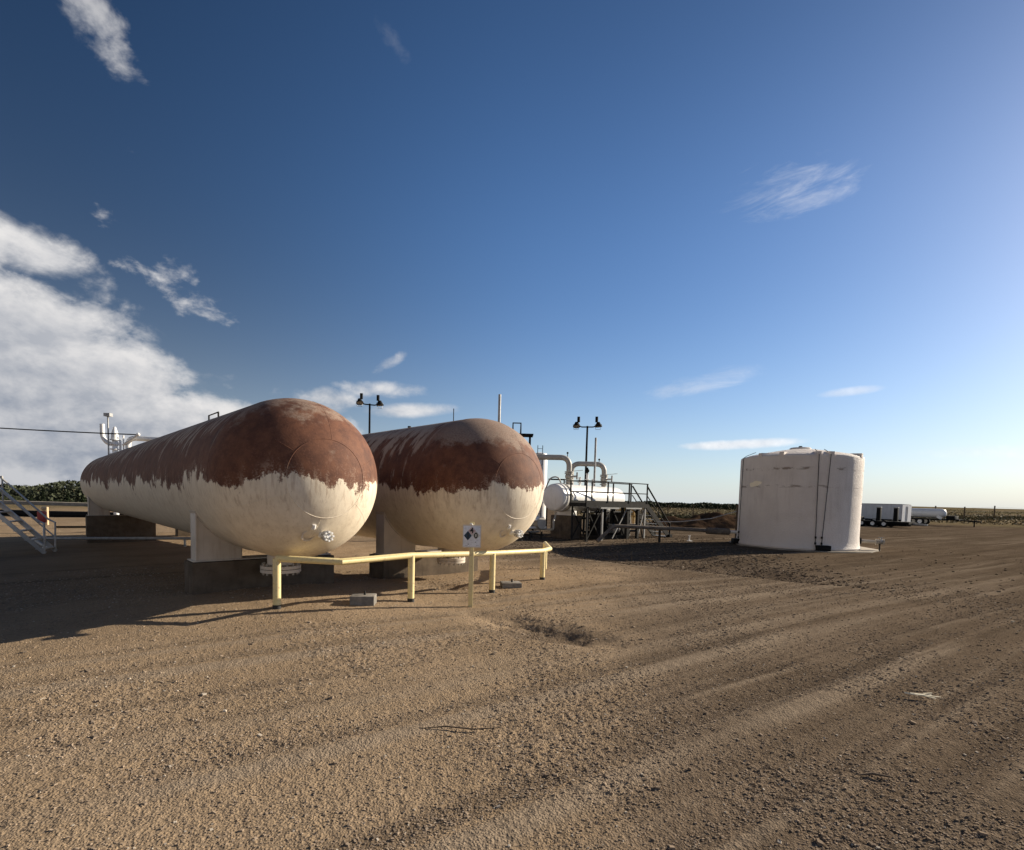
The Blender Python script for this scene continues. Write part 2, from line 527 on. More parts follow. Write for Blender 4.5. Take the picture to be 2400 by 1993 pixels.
def tank_paint(name, seed, chalk_front, line_dz):
    """rust-brown upper half over flaking off-white lower half (tank local: y along the axis, z up from its centre)"""
    m_ = bpy.data.materials.new(name)
    m_.use_nodes = True
    T = NT(m_.node_tree)
    L = m_.node_tree.links
    b = m_.node_tree.nodes['Principled BSDF']
    co = T.n('ShaderNodeTexCoord').outputs['Object']
    x, y, z = T.sep(co)
    cs = T.vm('ADD', co, (seed, seed * 2, seed * 0.7))
    streak_v = T.vm('MULTIPLY', cs, (1.0, 1.0, 0.22))
    s1 = T.noise(streak_v, 8.5, 4, 0.62)
    s2 = T.noise(streak_v, 26.0, 4, 0.7)
    lo = T.noise(cs, 0.85, 2, 0.5)
    md = T.noise(cs, 5.0, 6, 0.65)
    fi = T.noise(cs, 38.0, 5, 0.7)
    # paint line: drifts slowly, with vertical fingers
    h = T.m('ADD', z, T.m('MULTIPLY', T.m('SUBTRACT', lo, 0.5), 0.95))
    h = T.m('ADD', h, T.m('MULTIPLY', T.m('SUBTRACT', s1, 0.5), 0.30))
    h = T.m('ADD', h, T.m('MULTIPLY', T.m('SUBTRACT', s2, 0.5), 0.10))
    h = T.m('ADD', h, T.m('MULTIPLY', T.m('SUBTRACT', md, 0.5), 0.55))
    h = T.m('ADD', h, T.m('MULTIPLY', T.m('SUBTRACT', T.noise(cs, 1.9, 2, 0.5), 0.5), 0.60))
    h = T.m('ADD', h, T.m('MULTIPLY', T.m('SUBTRACT', fi, 0.5), 0.17))
    h = T.m('ADD', h, line_dz)
    rust_f = T.ss(h, -0.022, 0.028)
    # rust colours
    rc = T.mix(T.ss(md, 0.3, 0.7), (0.172, 0.070, 0.036), (0.092, 0.035, 0.020))
    rc = T.mix(T.m('MULTIPLY', T.ss(fi, 0.5, 0.75), 0.45), rc, (0.25, 0.11, 0.07))
    dk = T.noise(cs, 1.7, 5, 0.6)
    rc = T.mix(T.m('MULTIPLY', T.ss(dk, 0.55, 0.72), 0.55), rc, (0.055, 0.024, 0.018))
    # chalky old white showing through: streaks down the barrel from the crown, blotches on the head
    sv = T.vm('MULTIPLY', cs, (0.30, 1.0, 0.30))
    st = T.noise(sv, 5.5, 5, 0.68)
    top = T.ss(z, 0.25, 1.25)
    barrel = T.ss(y, -0.3, 0.6)
    ch1 = T.m('MULTIPLY', T.m('MULTIPLY', T.ss(T.m('ADD', st, T.m('MULTIPLY', top, 0.22)), 0.58, 0.70), barrel), 0.85)
    bl = T.noise(cs, 2.6, 7, 0.72)
    headz = T.m('ADD', T.m('MULTIPLY', T.ss(z, 0.5, 1.25), chalk_front), T.m('MULTIPLY', T.m('SUBTRACT', T.noise(cs, 1.1, 3, 0.5), 0.5), 0.30))
    ch2 = T.m('MULTIPLY', T.m('MULTIPLY', T.ss(T.m('ADD', bl, headz), 0.60, 0.80), T.m('SUBTRACT', 1.0, barrel)), 0.62)
    ch2 = T.m('MULTIPLY', ch2, T.ss(fi, 0.30, 0.62, 0.45, 1.0))
    ch = T.m('MAXIMUM', ch1, ch2)
    rc = T.mix(ch, rc, (0.40, 0.32, 0.25))
    smear = T.m('MULTIPLY', T.m('MULTIPLY', T.ss(h, 0.34, 0.0), T.ss(T.m('ADD', T.m('MULTIPLY', fi, 0.5), T.m('MULTIPLY', s1, 0.5)), 0.50, 0.60)), 0.55)
    rc = T.mix(smear, rc, (0.43, 0.33, 0.25))
    run = T.m('MULTIPLY', T.m('MULTIPLY', T.ss(h, -0.75, 0.0), T.ss(T.noise(T.vm('MULTIPLY', cs, (1.0, 1.0, 0.06)), 17.0, 4, 0.65), 0.50, 0.66)), 0.42)
    # off-white: dirt washed down in fine streaks, darker low down where mud splashes dried
    wc = T.mix(T.ss(md, 0.3, 0.75), (0.78, 0.69, 0.545), (0.68, 0.59, 0.455))
    wc = T.mix(T.m('MULTIPLY', T.ss(s2, 0.5, 0.75), 0.38), wc, (0.40, 0.32, 0.23))
    wc = T.mix(T.m('MULTIPLY', T.ss(s1, 0.52, 0.74), 0.32), wc, (0.42, 0.34, 0.24))
    fleck = T.noise(cs, 14.0, 6, 0.75)
    wc = T.mix(T.m('MULTIPLY', T.ss(fleck, 0.64, 0.70), 0.45), wc, (0.20, 0.12, 0.07))
    wc = T.mix(run, wc, (0.27, 0.155, 0.085))
    col = T.mix(rust_f, wc, rc)
    L.new(col, b.inputs['Base Color'])
    L.new(T.m('ADD', 0.55, T.m('MULTIPLY', rust_f, 0.22)), b.inputs['Roughness'])
    b.inputs['Specular IOR Level'].default_value = 0.35
    bn = T.n('ShaderNodeBump')
    bn.inputs['Strength'].default_value = 1.0
    bn.inputs['Distance'].default_value = 1.0
    hh = T.m('ADD', T.m('MULTIPLY', rust_f, -0.0016), T.m('MULTIPLY', fi, 0.0022))
    hh = T.m('ADD', hh, T.m('MULTIPLY', T.noise(cs, 1.6, 2, 0.5), 0.012))
    L.new(hh, bn.inputs['Height'])
    L.new(bn.outputs[0], b.inputs['Normal'])
    return m_


M['tank_a'] = tank_paint('tank_paint_a', 3.1, 0.28, 0.06)
M['tank_b'] = tank_paint('tank_paint_b', 11.7, 0.54, 0.08)

# ------------------------------------------------------------------ ground


def _hash(ix, iy, s):
    h_ = (ix.astype(np.int64) * 374761393 + iy.astype(np.int64) * 668265263 + s * 974634777) & 0x7fffffff
    h_ = ((h_ ^ (h_ >> 13)) * 1274126177) & 0x7fffffff
    return ((h_ ^ (h_ >> 16)) & 0xffff) / 65535.0


def vnoise(x, y, s=0):
    ix, iy = np.floor(x), np.floor(y)
    fx, fy = x - ix, y - iy
    fx = fx * fx * (3 - 2 * fx)
    fy = fy * fy * (3 - 2 * fy)
    a, b, c, d = _hash(ix, iy, s), _hash(ix + 1, iy, s), _hash(ix, iy + 1, s), _hash(ix + 1, iy + 1, s)
    return (a * (1 - fx) + b * fx) * (1 - fy) + (c * (1 - fx) + d * fx) * fy


def fbm(x, y, s=0, o=3, g=0.5):
    v, a, t = 0, 1.0, 0
    for i in range(o):
        c_, s_ = math.cos(0.7 * i + 0.4), math.sin(0.7 * i + 0.4)
        v = v + a * vnoise((x * c_ - y * s_) * 2 ** i + 17.3 * i, (x * s_ + y * c_) * 2 ** i - 9.1 * i, s + i)
        t += a
        a *= g
    return v / t


def sst(v, a, b):
    t = np.clip((v - a) / (b - a), 0, 1)
    return t * t * (3 - 2 * t)


def ground_zones(x, y):
    """track ridges, coarse dark gravel and open field, all from plan position"""
    c = x * 0.555 - y * 0.832
    s = x * 0.832 + y * 0.555
    c = c + 0.20 * (fbm(s * 0.12, c * 0.12, 5, 2) - 0.5) * 2
    c = c + 0.0016 * (s - 4.0) ** 2 * np.sign(8.0 - s) * (np.abs(s) < 40)
    tr = 0.42 + 0.22 * (fbm(c * 1.6, s * 0.05, 21, 3, 0.6) - 0.5)
    for k, (c0, w, a) in enumerate(((-7.6, 0.30, 0.30), (-6.7, 0.22, 0.24), (-5.9, 0.28, 0.34), (-5.0, 0.16, 0.26), (-4.5, 0.14, 0.22), (-3.75, 0.24, 0.40), (-3.0, 0.13, 0.24),
                                     (-2.35, 0.26, 0.42), (-1.55, 0.15, 0.28), (-0.95, 0.20, 0.30), (-0.1, 0.24, 0.36), (0.9, 0.2, 0.26), (1.8, 0.25, 0.3), (3.2, 0.3, 0.3))):
        cc = c - c0 - 0.22 * (fbm(s * 0.22 + 9.0 * k, s * 0 + k, 70 + k, 2) - 0.5)
        br = 0.25 + 0.75 * sst(fbm(s * 0.30 + 5.0 * k, s * 0 + 3.3 * k, 120 + k, 2), 0.30, 0.62)      # the tracks come and go
        w = w * 0.55
        tr = tr + br * a * (np.exp(-(cc / w) ** 2) - 0.75 * np.exp(-((cc + 1.7 * w) / (0.9 * w)) ** 2))
    lane = sst(c, -6.5, -3.0) * sst(x + 0.35 * y, 0.0, 4.0)
    lane = np.maximum(lane, 0.6)
    near = 1 - sst(np.hypot(x, y), 30, 60)
    return tr, lane * near, c, s


def edge_line(x, y):
    """signed distance (m) to the low lip where the smooth yard drops to coarse gravel; positive beyond it"""
    # lip from (1.2,16.9) through (3.1,15.5) to (6.5,12.8) and on to (9,11.6)
    return (x - 3.1) * 0.62 + (y - 15.5) * 0.785


def height(x, y, micro=True):
    r = np.hypot(x, y)
    az = np.degrees(np.arctan2(x, y))
    z = np.clip(0.030 * (x + 2.0), -0.72, 0) * sst(y, 3.0, 11.0) * sst(r, 3, 9)
    z = z + 0.10 * np.exp(-(((x - 1.2) / 2.5) ** 2 + ((y - 11.5) / 2.2) ** 2))
    z = z + 0.25 * np.exp(-(((x + 4.4) / 3.2) ** 2 + ((y - 8.6) / 2.6) ** 2))
    # bank behind the tanks on the left, valley beyond it
    wl = sst(-az, 14, 24)
    bank_ = sst(y, 29, 45) * 0.85 - sst(r, 62, 190) * 7.5
    z = z + wl * bank_
    # middle: level, then falling slowly
    wm = (1 - wl) * (1 - sst(az, 27, 36))
    z = z - wm * sst(r, 110, 700) * 5.0
    # right: field rising gently
    wr = sst(az, 27, 36)
    z = z + wr * (sst(r, 70, 120) * 0.8 + sst(r, 120, 420) * 2.9 - sst(r, 420, 3000) * 6)
    # lip
    e = edge_line(x, y) + 0.18 * (fbm(x * 0.9, y * 0.9, 41, 2) - 0.5)
    lipw = sst(x, 0.8, 2.5) * (1 - sst(x, 6.6, 8.0)) * (1 - sst(e, 4, 9))
    z = z - 0.13 * sst(e, -0.02, 0.25) * lipw
    tr, lane, c, s = ground_zones(x, y)
    far = 1 - sst(r, 60, 160)
    z = z + 0.068 * (tr - 0.45) * lane + 0.016 * (fbm(c * 5.0, s * 0.30, 55, 3, 0.6) - 0.5) * lane * far
    z = z + 0.05 * (fbm(x * 0.33, y * 0.33, 3, 3) - 0.5) * far * sst(r, 2, 6)
    z = z + (1 - far) * 0.5 * (fbm(x * 0.02, y * 0.02, 8, 3) - 0.5)
    # hollows beside the sign
    for hx, hy, ax, ay, dp, ph in ((0.50, 7.08, 0.98, 0.36, 0.125, 0.50), (0.10, 7.70, 0.80, 0.26, 0.07, 0.35), (-1.35, 10.1, 0.50, 0.33, 0.10, 0.2), (-0.62, 8.8, 0.9, 0.3, 0.05, -0.3)):
        dx, dy = x - hx, y - hy
        u, v = dx * math.cos(ph) - dy * math.sin(ph), dx * math.sin(ph) + dy * math.cos(ph)
        d = (u / ax) ** 2 + (v / ay) ** 2 + 0.7 * (fbm(x * 3.5, y * 3.5, 61, 2) - 0.5)
        z = z - dp * np.exp(-np.maximum(d, 0) ** 1.5)
    if micro:
        near = 1 - sst(r, 16, 30)
        mid = sst(r, 5, 12) * (1 - sst(r, 45, 75))
        z = z + mid * 0.035 * (fbm(x * 1.7, y * 1.7, 19, 3, 0.6) - 0.5)
        coarse = 0.6 + 0.55 * sst(fbm(x * 0.8, y * 0.8, 77, 3), 0.42, 0.66)
        z = z + near * coarse * (0.011 * (fbm(x * 9, y * 9, 11, 2) - 0.5) + 0.016 * (fbm(x * 30, y * 30, 13, 2, 0.8) - 0.5))
    return z


def gz(x, y):
    return float(height(np.array([float(x)]), np.array([float(y)]), False)[0])


def build_ground():
    fine = np.radians(np.linspace(-56, 56, 900))
    side = np.radians(np.concatenate([np.linspace(56, 180, 40)[1:], np.linspace(-180, -56, 40)[1:-1]]))
    th = np.concatenate([fine, side])
    rs = [0.35, 0.7, 1.1, 1.5]
    r = 1.7
    while r < 8:
        rs.append(r)
        r *= 1.0032
    while r < 30:
        rs.append(r)
        r *= 1.0075
    while r < 6000:
        rs.append(r)
        r *= 1.045
    rs = np.array(rs)
    nr, nt = len(rs), len(th)
    RR, TT = np.meshgrid(rs, th, indexing='ij')
    x, y = (RR * np.sin(TT)).ravel(), (RR * np.cos(TT)).ravel()
    z = height(x, y)
    co = np.stack([x, y, z], 1)
    co = np.concatenate([co, [[0, 0, 0.0]]])
    i, j = np.meshgrid(np.arange(nr - 1), np.arange(nt), indexing='ij')
    j2 = (j + 1) % nt
    quads = np.stack([i * nt + j, (i + 1) * nt + j, (i + 1) * nt + j2, i * nt + j2], -1).reshape(-1, 4)
    jj = np.arange(nt)
    tris = np.stack([np.full(nt, nr * nt), jj, (jj + 1) % nt], 1)
    me = bpy.data.meshes.new('ground')
    me.vertices.add(len(co))
    me.vertices.foreach_set('co', co.astype(np.float32).ravel())
    nl = quads.size + tris.size
    me.loops.add(nl)
    me.loops.foreach_set('vertex_index', np.concatenate([quads.ravel(), tris.ravel()]).astype(np.int32))
    me.polygons.add(len(quads) + len(tris))
    st = np.concatenate([np.arange(len(quads)) * 4, quads.size + np.arange(len(tris)) * 3]).astype(np.int32)
    me.polygons.foreach_set('loop_start', st)
    me.update(calc_edges=True)
    me.validate()
    # plan zones handed to the material: track ridges / coarse gravel / field
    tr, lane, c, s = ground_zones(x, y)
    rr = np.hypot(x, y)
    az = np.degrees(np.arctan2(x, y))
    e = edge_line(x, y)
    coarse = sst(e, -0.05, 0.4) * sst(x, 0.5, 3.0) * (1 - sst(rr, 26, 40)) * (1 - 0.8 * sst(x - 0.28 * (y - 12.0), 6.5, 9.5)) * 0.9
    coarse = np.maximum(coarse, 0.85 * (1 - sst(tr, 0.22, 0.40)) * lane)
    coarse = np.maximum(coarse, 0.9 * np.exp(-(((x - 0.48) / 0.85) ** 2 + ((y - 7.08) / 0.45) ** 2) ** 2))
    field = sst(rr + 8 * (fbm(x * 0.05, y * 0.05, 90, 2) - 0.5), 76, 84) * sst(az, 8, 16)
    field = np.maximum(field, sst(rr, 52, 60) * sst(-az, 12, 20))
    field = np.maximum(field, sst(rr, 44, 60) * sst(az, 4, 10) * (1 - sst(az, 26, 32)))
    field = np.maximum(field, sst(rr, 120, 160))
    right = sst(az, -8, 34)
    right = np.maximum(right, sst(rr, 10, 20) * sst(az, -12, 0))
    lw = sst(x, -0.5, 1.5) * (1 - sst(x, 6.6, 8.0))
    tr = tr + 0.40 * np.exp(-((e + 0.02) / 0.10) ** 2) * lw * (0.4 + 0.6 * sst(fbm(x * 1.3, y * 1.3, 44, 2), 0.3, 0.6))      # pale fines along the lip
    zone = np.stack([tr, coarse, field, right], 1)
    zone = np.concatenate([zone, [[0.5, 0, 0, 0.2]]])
    at = me.color_attributes.new('zone', 'FLOAT_COLOR', 'POINT')
    at.data.foreach_set('color', zone.astype(np.float32).ravel())
    me.shade_smooth()
    o = bpy.data.objects.new('ground', me)
    COL.objects.link(o)
    tag(o, kind='structure')
    o['label'] = 'brown gravel yard with wheel tracks running out to dry fields'
    m_ = bpy.data.materials.new('gravel_ground')
    m_.use_nodes = True
    T = NT(m_.node_tree)
    L = m_.node_tree.links
    b = m_.node_tree.nodes['Principled BSDF']
    co_ = T.n('ShaderNodeTexCoord').outputs['Object']
    an = T.n('ShaderNodeAttribute', attribute_name='zone')
    zt, zc, zf = T.sep(an.outputs['Color'])
    zr = an.outputs['Alpha']
    nb = T.noise(co_, 0.55, 4, 0.6)
    nm = T.noise(co_, 6.0, 4, 0.6)
    ng = T.noise(co_, 45.0, 4, 0.7)
    vo = T.n('ShaderNodeTexVoronoi')
    vo.inputs['Scale'].default_value = 60
    L.new(co_, vo.inputs['Vector'])
    peb = T.sep(vo.outputs['Color'])[0]
    tan = T.mix(T.ss(nb, 0.3, 0.7), (0.360, 0.263, 0.168), (0.270, 0.195, 0.122))
    grey = T.mix(T.ss(nb, 0.3, 0.7), (0.174, 0.130, 0.091), (0.125, 0.092, 0.063))  # darker gravel, with shade among backlit stones put into the colour
    c_ = T.mix(T.ss(T.m('ADD', zr, T.m('MULTIPLY', T.m('SUBTRACT', nb, 0.5), 0.5)), 0.25, 0.75), tan, grey)
    # fine pale dust on the ridges, dark stony bands between
    c_ = T.mix(T.m('MULTIPLY', T.ss(zt, 0.46, 0.72), 0.70), c_, (0.290, 0.230, 0.168))
    c_ = T.mix(T.m('MULTIPLY', zc, 0.70), c_, (0.068, 0.052, 0.040))
    # long thin streaks of fines and stones dragged along the wheel direction
    ox, oy, oz = T.sep(co_)
    tc_ = T.m('SUBTRACT', T.m('MULTIPLY', ox, 0.555), T.m('MULTIPLY', oy, 0.832))
    ts_ = T.m('ADD', T.m('MULTIPLY', ox, 0.832), T.m('MULTIPLY', oy, 0.555))
    sk = T.noise(T.comb(T.m('MULTIPLY', tc_, 2.4), T.m('MULTIPLY', ts_, 0.11), 0.0), 1.0, 5, 0.62, 0.4)
    c_ = T.mix(T.m('MULTIPLY', T.ss(sk, 0.50, 0.36), T.m('MULTIPLY', zr, 0.60)), c_, (0.065, 0.047, 0.032))
    c_ = T.mix(T.m('MULTIPLY', T.ss(sk, 0.52, 0.66), T.m('MULTIPLY', zr, 0.55)), c_, (0.26, 0.205, 0.150))
    # pebbles: each a little lighter or darker
    c_ = T.mix(T.ss(peb, 0.0, 1.0, 0.0, 0.55), c_, T.mix(T.ss(ng, 0.35, 0.65), (0.088, 0.067, 0.049), (0.31, 0.240, 0.172)))
    c_ = T.mix(T.m('MULTIPLY', T.ss(nm, 0.55, 0.75), 0.25), c_, (0.13, 0.095, 0.065))
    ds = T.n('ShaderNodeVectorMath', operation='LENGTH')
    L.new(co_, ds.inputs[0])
    yard = T.ss(ds.outputs['Value'], 7.0, 30.0, 0.05, 0.40)                  # darker stone far off, backlit stones' small shadows put into the colour
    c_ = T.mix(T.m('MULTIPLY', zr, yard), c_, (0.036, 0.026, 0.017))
    sk2 = T.noise(T.comb(T.m('MULTIPLY', tc_, 0.9), T.m('MULTIPLY', ts_, 0.035), 3.0), 1.0, 6, 0.68, 0.5)
    c_ = T.mix(T.m('MULTIPLY', T.ss(sk2, 0.53, 0.66), 0.42), c_, (0.28, 0.222, 0.162))
    c_ = T.mix(T.m('MULTIPLY', T.ss(sk2, 0.47, 0.36), 0.28), c_, (0.06, 0.044, 0.03))
    # dry field
    wv = T.noise(T.vm('MULTIPLY', co_, (1, 1, 0)), 0.035, 5, 0.65)
    wq = T.noise(co_, 0.5, 4, 0.7)
    fcol = T.mix(T.ss(wv, 0.35, 0.65), (0.205, 0.155, 0.092), (0.105, 0.092, 0.052))
    fcol = T.mix(T.m('MULTIPLY', T.ss(wq, 0.5, 0.7), 0.6), fcol, (0.10, 0.085, 0.045))
    c_ = T.mix(zf, c_, fcol)
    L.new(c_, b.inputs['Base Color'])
    b.inputs['Roughness'].default_value = 0.95
    b.inputs['Specular IOR Level'].default_value = 0.0
    bn = T.n('ShaderNodeBump')
    bn.inputs['Strength'].default_value = 1.0
    bn.inputs['Distance'].default_value = 1.0
    hb = T.m('ADD', T.m('MULTIPLY', ng, 0.011), T.m('MULTIPLY', T.m('MINIMUM', vo.outputs['Distance'], 0.6), -0.010))
    hb = T.m('ADD', hb, T.m('MULTIPLY', nm, 0.012))
    L.new(hb, bn.inputs['Height'])
    L.new(bn.outputs[0], b.inputs['Normal'])
    me.materials.append(m_)
    return o


ground = build_ground()


def stone_material():
    m_ = bpy.data.materials.new('stone')
    m_.use_nodes = True
    T = NT(m_.node_tree)
    b = m_.node_tree.nodes['Principled BSDF']
    an = T.n('ShaderNodeAttribute', attribute_name='tint')
    co_ = T.n('ShaderNodeTexCoord').outputs['Object']
    n_ = T.noise(co_, 120, 3, 0.6)
    m_.node_tree.links.new(T.mix(T.m('MULTIPLY', n_, 0.35), an.outputs['Color'], (0.12, 0.09, 0.06)), b.inputs['Base Color'])
    b.inputs['Roughness'].default_value = 0.95
    b.inputs['Specular IOR Level'].default_value = 0.0
    return m_


def build_gravel(n=60000):
    """loose stones strewn over the near yard: one mass of real little rocks"""
    tv = np.array([(-1, -1, -1), (1, -1, -1), (1, 1, -1), (-1, 1, -1), (-.8, -.8, .8), (.8, -.8, .8), (.8, .8, .8), (-.8, .8, .8)], float) * 0.5
    tf = np.array([(0, 3, 2, 1), (4, 5, 6, 7), (0, 1, 5, 4), (1, 2, 6, 5), (2, 3, 7, 6), (3, 0, 4, 7)])
    u = rng.random(n * 3)
    r = 2.2 * (17.0 / 2.2) ** (u ** 1.15)
    a = np.radians(rng.uniform(-54, 54, n * 3))
    x, y = r * np.sin(a), r * np.cos(a)
    tr, lane, c, s = ground_zones(x, y)
    patch = fbm(x * 0.8, y * 0.8, 77, 3)
    keep = rng.random(n * 3) < np.clip(0.20 + 1.5 * sst(patch, 0.42, 0.66) * 0.6 + 0.6 * (1 - sst(tr, 0.22, 0.42)) - 0.3 * sst(tr, 0.5, 0.7), 0, 1)
    x, y, r = x[keep][:n], y[keep][:n], r[keep][:n]
    far_n = 16000
    r2 = 9.0 * (30.0 / 9.0) ** rng.random(far_n)
    a2 = np.radians(rng.uniform(-12, 50, far_n))
    x2, y2 = r2 * np.sin(a2), r2 * np.cos(a2)
    k2 = (edge_line(x2, y2) > 0.1) & (rng.random(far_n) < (1 - 0.96 * sst(x2 - 0.28 * (y2 - 12.0), 6.5, 9.5))) & (np.hypot(x2 - 13.3, y2 - 23.7) > 3.7)
    n_near = len(x)
    x, y, r = np.concatenate([x, x2[k2]]), np.concatenate([y, y2[k2]]), np.concatenate([r, r2[k2]])
    n = len(x)
    size = 0.0035 + 0.0085 * rng.random(n) ** 3.0 + 0.0010 * r
    big = rng.random(n) < 0.012
    size[big] *= rng.uniform(1.5, 2.4, big.sum())
    size[n_near:] = 0.030 + 0.035 * rng.random(n - n_near) ** 1.5
    z = height(x, y) + size * 0.10
    sc = np.stack([size * rng.uniform(0.8, 1.5, n), size * rng.uniform(0.7, 1.2, n), size * rng.uniform(0.45, 0.85, n)], 1)
    V = tv[None] * sc[:, None, :] * (1 + 0.5 * (rng.random((n, 8, 3)) - 0.5))
    an = rng.uniform(0, 6.283, n)
    ca, sa = np.cos(an)[:, None], np.sin(an)[:, None]
    vx = V[:, :, 0] * ca - V[:, :, 1] * sa + x[:, None]
    vy = V[:, :, 0] * sa + V[:, :, 1] * ca + y[:, None]
    tilt = rng.uniform(-0.4, 0.4, n)[:, None]
    vz = V[:, :, 2] + tilt * V[:, :, 0] + z[:, None]
    co = np.stack([vx, vy, vz], -1).reshape(-1, 3)
    F = (tf[None] + (np.arange(n) * 8)[:, None, None]).reshape(-1, 4)
    me = bpy.data.meshes.new('gravel')
    me.vertices.add(len(co))
    me.vertices.foreach_set('co', co.astype(np.float32).ravel())
    me.loops.add(F.size)
    me.loops.foreach_set('vertex_index', F.astype(np.int32).ravel())
    me.polygons.add(len(F))
    me.polygons.foreach_set('loop_start', (np.arange(len(F)) * 4).astype(np.int32))
    me.update(calc_edges=True)
    t = rng.random(n)
    base = np.stack([0.20 + 0.20 * t, 0.156 + 0.156 * t, 0.115 + 0.115 * t], 1)
    base[n_near:] *= 0.50
    pale = rng.random(n) < np.where(np.arange(n) < n_near, 0.04, 0.01)
    base[pale] = (0.52, 0.46, 0.38)
    tint = np.concatenate([np.repeat(base, 8, 0), np.ones((n * 8, 1))], 1)
    at = me.color_attributes.new('tint', 'FLOAT_COLOR', 'POINT')
    at.data.foreach_set('color', tint.astype(np.float32).ravel())
    me.shade_flat()
    me.materials.append(stone_material())
    o = bpy.data.objects.new('gravel', me)
    COL.objects.link(o)
    return tag(o, 'loose brown gravel strewn over the near yard', 'gravel', kind='stuff')


build_gravel()

# ------------------------------------------------------------------ the two storage tanks
YAW = R_(43.75)                  # tanks run away to the left
# radius, axis height, barrel length between the heads' tangent lines, top of the piers
SIZE1 = (1.235, EYE + 0.212, 20.7, 0.685)
SIZE2 = (1.372, EYE + 0.240, 23.0, 0.555)
AX = Vector((-math.sin(YAW), math.cos(YAW), 0))
BX = Vector((math.cos(YAW), math.sin(YAW), 0))


def bolt_ring(name, parent, mat_, c, axis, rr, n, br, bl):
    axis = Vector(axis).normalized()
    x = axis.orthogonal().normalized()
    y = axis.cross(x)
    for k in range(n):
        a = 2 * math.pi * k / n
        p = Vector(c) + (x * math.cos(a) + y * math.sin(a)) * rr
        MB().tube([p - axis * bl / 2, p + axis * bl / 2], br, 6).build(name, mat_, parent, smooth=0)


